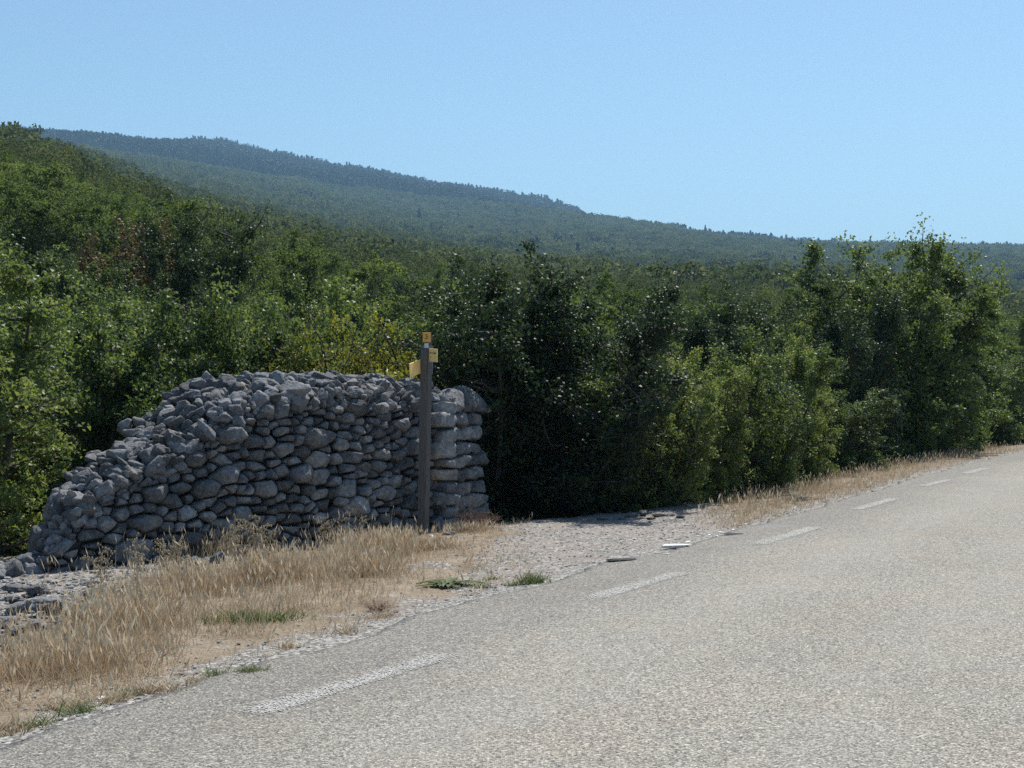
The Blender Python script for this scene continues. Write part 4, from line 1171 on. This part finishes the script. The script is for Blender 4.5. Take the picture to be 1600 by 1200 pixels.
for (x, y) in inds:
    r = math.hypot(x, y); px = 800 + F * x / y
    zc = far_z(np.array([x]), np.array([y]))[0]; zg = float(ground_z(np.array([x]), np.array([y]))[0])
    H = gi.uniform(2.5, 4.8) if y < 34 else gi.uniform(3.2, 5.2)
    cap = np.interp(px, [-300, 0, 200, 400, 600, 700, 850, 1000, 1200, 1280, 1400, 1600, 1900], [400, 410, 455, 470, 470, 450, 440, 545, 540, 500, 480, 490, 490])
    if y < 34: H = min(H, EYE + (600 - cap) / F * y - zg)
    elif px > 980 and y < 70: H = min(H, EYE + (600 - np.interp(px, [980, 1250, 1380, 1480, 1600], [440, 460, 425, 425, 455])) / F * y - zg)
    H = max(H, 2.0)
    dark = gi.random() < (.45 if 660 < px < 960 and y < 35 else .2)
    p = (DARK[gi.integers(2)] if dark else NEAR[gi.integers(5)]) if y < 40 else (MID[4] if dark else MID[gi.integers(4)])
    side = 'left' if px < 560 else ('middle' if px < 1100 else 'right')
    if y < 34: lb = 'oak in the thicket right behind the front row, %s part of the picture' % side
    elif y < 60: lb = 'oak crown on the near wooded slope, %s part of the picture' % side
    else: lb = 'small looking oak crown higher on the wooded slope, %s part of the picture' % side
    plant(p, x, y, H, lb, 'tree', lb.replace('oak crown', 'oak crowns').replace('oak in', 'oaks in'), gi.uniform(.85, 1.15), sink=.1)

# ------------------------------------------------------------------ the woods beyond
def far_crown(seed, n, size, ls, material, cone=False):
    g = np.random.default_rng(seed)
    if cone:
        h = g.random(n) ** 1.4; r = (1 - h) * .24 * np.sqrt(g.random(n)) + .01; a = g.random(n) * 6.28
        cen = np.stack([np.cos(a) * r, np.sin(a) * r, .04 + h * .96], 1)
    else:
        blobs = g.normal(size=(9, 3)) * [.24, .24, .16] + [0, 0, .55]; br = g.uniform(.17, .3, 9)
        i = g.integers(9, size=n); o_ = g.normal(size=(n, 3)); o_ /= np.linalg.norm(o_, axis=1, keepdims=True)
        cen = blobs[i] + o_ * (br[i] * g.random(n) ** .3)[:, None]; cen = cen[cen[:, 2] > 0.02]
        n = len(cen)
    V, Q = leaf_cloud(cen * size, ls, g, .5, .8)
    me = np_mesh('crown', V, Q, {'tone': np.repeat(np.clip(g.random(n), 0, 1), 4)}, False); me.materials.append(material); return me

def woods(name, pts, scl, idx, protos, label_kind='stuff', seed=0):
    g = np.random.default_rng(seed)
    V = np.array(pts); me = np_mesh_pts(name, V, {'size': scl, 'pick': idx, 'turn': g.random(len(V)) * 6.28})
    o = bpy.data.objects.new(name, me); C.objects.link(o); o['kind'] = 'stuff'
    col = bpy.data.collections.new(name + '_kinds')
    for i, m in enumerate(protos):
        q = bpy.data.objects.new('kind_%02d' % i, m); col.objects.link(q)
    ng = bpy.data.node_groups.new(name, 'GeometryNodeTree')
    ng.interface.new_socket('Geometry', in_out='INPUT', socket_type='NodeSocketGeometry'); ng.interface.new_socket('Geometry', in_out='OUTPUT', socket_type='NodeSocketGeometry')
    gi_ = ng.nodes.new('NodeGroupInput'); go = ng.nodes.new('NodeGroupOutput'); ip = ng.nodes.new('GeometryNodeInstanceOnPoints')
    ci = ng.nodes.new('GeometryNodeCollectionInfo'); ci.inputs[0].default_value = col; ci.inputs['Separate Children'].default_value = True; ci.inputs['Reset Children'].default_value = True
    def na(nm, ty):
        a = ng.nodes.new('GeometryNodeInputNamedAttribute'); a.data_type = ty; a.inputs[0].default_value = nm; return a.outputs[0]
    cx = ng.nodes.new('ShaderNodeCombineXYZ'); ng.links.new(na('turn', 'FLOAT'), cx.inputs[2])
    f2i = ng.nodes.new('FunctionNodeFloatToInt'); ng.links.new(na('pick', 'FLOAT'), f2i.inputs[0])
    ip.inputs['Pick Instance'].default_value = True
    ng.links.new(gi_.outputs[0], ip.inputs['Points']); ng.links.new(ci.outputs[0], ip.inputs['Instance']); ng.links.new(f2i.outputs[0], ip.inputs['Instance Index'])
    ng.links.new(cx.outputs[0], ip.inputs['Rotation']); ng.links.new(na('size', 'FLOAT'), ip.inputs['Scale']); ng.links.new(ip.outputs[0], go.inputs[0])
    md = o.modifiers.new('scatter', 'NODES'); md.node_group = ng
    return o
def np_mesh_pts(name, V, attrs):
    me = bpy.data.meshes.new(name); me.vertices.add(len(V)); me.vertices.foreach_set('co', V.astype(np.float32).ravel())
    for k, a in attrs.items():
        at_ = me.attributes.new(k, 'FLOAT', 'POINT'); at_.data.foreach_set('value', np.asarray(a, np.float32))
    me.update(); return me

OAKF = [far_crown(600 + i, 3200, 1.0, .042, M_FAR) for i in range(4)]
OAKD = [far_crown(620 + i, 420, 1.0, .10, M_FAR) for i in range(4)]
PINF = [far_crown(640 + i, 240, 1.0, .10, M_PINE, True) for i in range(2)] + [far_crown(650, 500, 1.0, .09, M_PINE)]
PINF += [far_crown(655, 2600, 1.0, .035, M_PINE, True), far_crown(656, 3000, 1.0, .035, M_PINE)]
gw = np.random.default_rng(31)
def rand_sector(n, r0, r1, amax=24):
    r = np.sqrt(r0 * r0 + gw.random(n) * (r1 * r1 - r0 * r0)); a = np.radians(gw.uniform(-amax, amax, n)); return r * np.sin(a), r * np.cos(a)
P_ = []; Sz = []; Ix = []
def addw(x, y, size, idx):
    z = ground_z(x, y) - .04 * size; P_.append(np.stack([x, y, z], 1)); Sz.append(size); Ix.append(idx)
_q = rest0 + scatter(14000, R_IND, 145, 3.3, 12); rx = np.array([p[0] for p in _q]); ry = np.array([p[1] for p in _q])
addw(rx, ry, gw.uniform(.85, 1.15, len(rx)), gw.integers(8, 12, len(rx)))
pts = np.array(scatter(34000, 145, 270, 3.5, 13)); addw(pts[:, 0], pts[:, 1], gw.uniform(4.2, 6.6, len(pts)), gw.integers(0, 4, len(pts)))
def not_road(x, y): return dist_edge(x, y) > 6
x, y = rand_sector(16000, 265, 1000); k = not_road(x, y); x, y = x[k], y[k]; addw(x, y, gw.uniform(5, 9.5, len(x)) * (1 + .25 * n2(x, y, .02, 44)), gw.integers(4, 8, len(x)))
x, y = rand_sector(44000, 1000, 2120); addw(x, y, gw.uniform(7, 17, len(x)) * (1 + .3 * n2(x, y, .008, 45)), gw.integers(4, 8, len(x)))
protos_all = OAKF + OAKD + [m['c'] for m in MID[:4]]
woods('oak_woods', np.concatenate(P_), np.concatenate(Sz), np.concatenate(Ix), protos_all, seed=1)
P_ = []; Sz = []; Ix = []
x, y = rand_sector(26000, 2150, 3050); addw(x, y, gw.uniform(14, 26, len(x)), gw.choice([0, 0, 1, 1, 2], len(x)))
x, y = rand_sector(3600, 420, 760); px = 800 + F * x / y; k = (gw.random(len(x)) < smooth(900, 1050, px) * .9) & (n2(x, y, .012, 77) > -.15); x, y = x[k], y[k]; addw(x, y, gw.uniform(6, 11, len(x)), gw.choice([3, 4, 4], len(x)))
x, y = rand_sector(2600, 1000, 2100); k = n2(x, y, .006, 79) > -.02; x, y = x[k], y[k]; addw(x, y, gw.uniform(10, 19, len(x)), gw.choice([0, 1, 2], len(x)))
x, y = rand_sector(110, 160, 420); k = dist_edge(x, y) > 20; x, y = x[k], y[k]; addw(x, y, gw.uniform(4, 7, len(x)), gw.choice([3, 4], len(x)))
q = np.array([(1102, 1985, 21), (1111, 1985, 16), (830, 2850, 30), (1180, 1990, 15), (1340, 1990, 16), (1505, 1990, 15), (1270, 1985, 14), (655, 1500, 26), (585, 1300, 24), (1120, 640, 15), (1105, 640, 11), (1030, 650, 10)] + [(gw.uniform(292, 405), 2900, gw.uniform(26, 38)) for _ in range(44)])
addw((q[:, 0] - 800) / F * q[:, 1], q[:, 1], q[:, 2], gw.choice([3, 4], len(q)))
woods('conifer_woods', np.concatenate(P_), np.concatenate(Sz), np.concatenate(Ix), PINF, seed=2)

# ------------------------------------------------------------------ air
if HAZE:
    me = bpy.data.meshes.new('haze')
    V, Ff = box_v(-4000, 4000, -300, 7200, -40, 620); me.from_pydata(V.tolist(), [], Ff.tolist()); me.update()
    m = bpy.data.materials.new('haze'); m.use_nodes = True; t = m.node_tree; t.nodes.clear()
    out = t.nodes.new('ShaderNodeOutputMaterial'); pv = t.nodes.new('ShaderNodeVolumePrincipled')
    pv.inputs['Color'].default_value = (.40, .70, 1.0, 1); pv.inputs['Density'].default_value = HAZE; pv.inputs['Anisotropy'].default_value = .2
    t.links.new(pv.outputs[0], out.inputs['Volume'])
    o = bpy.data.objects.new('haze', me); C.objects.link(o); me.materials.append(m); o['kind'] = 'stuff'
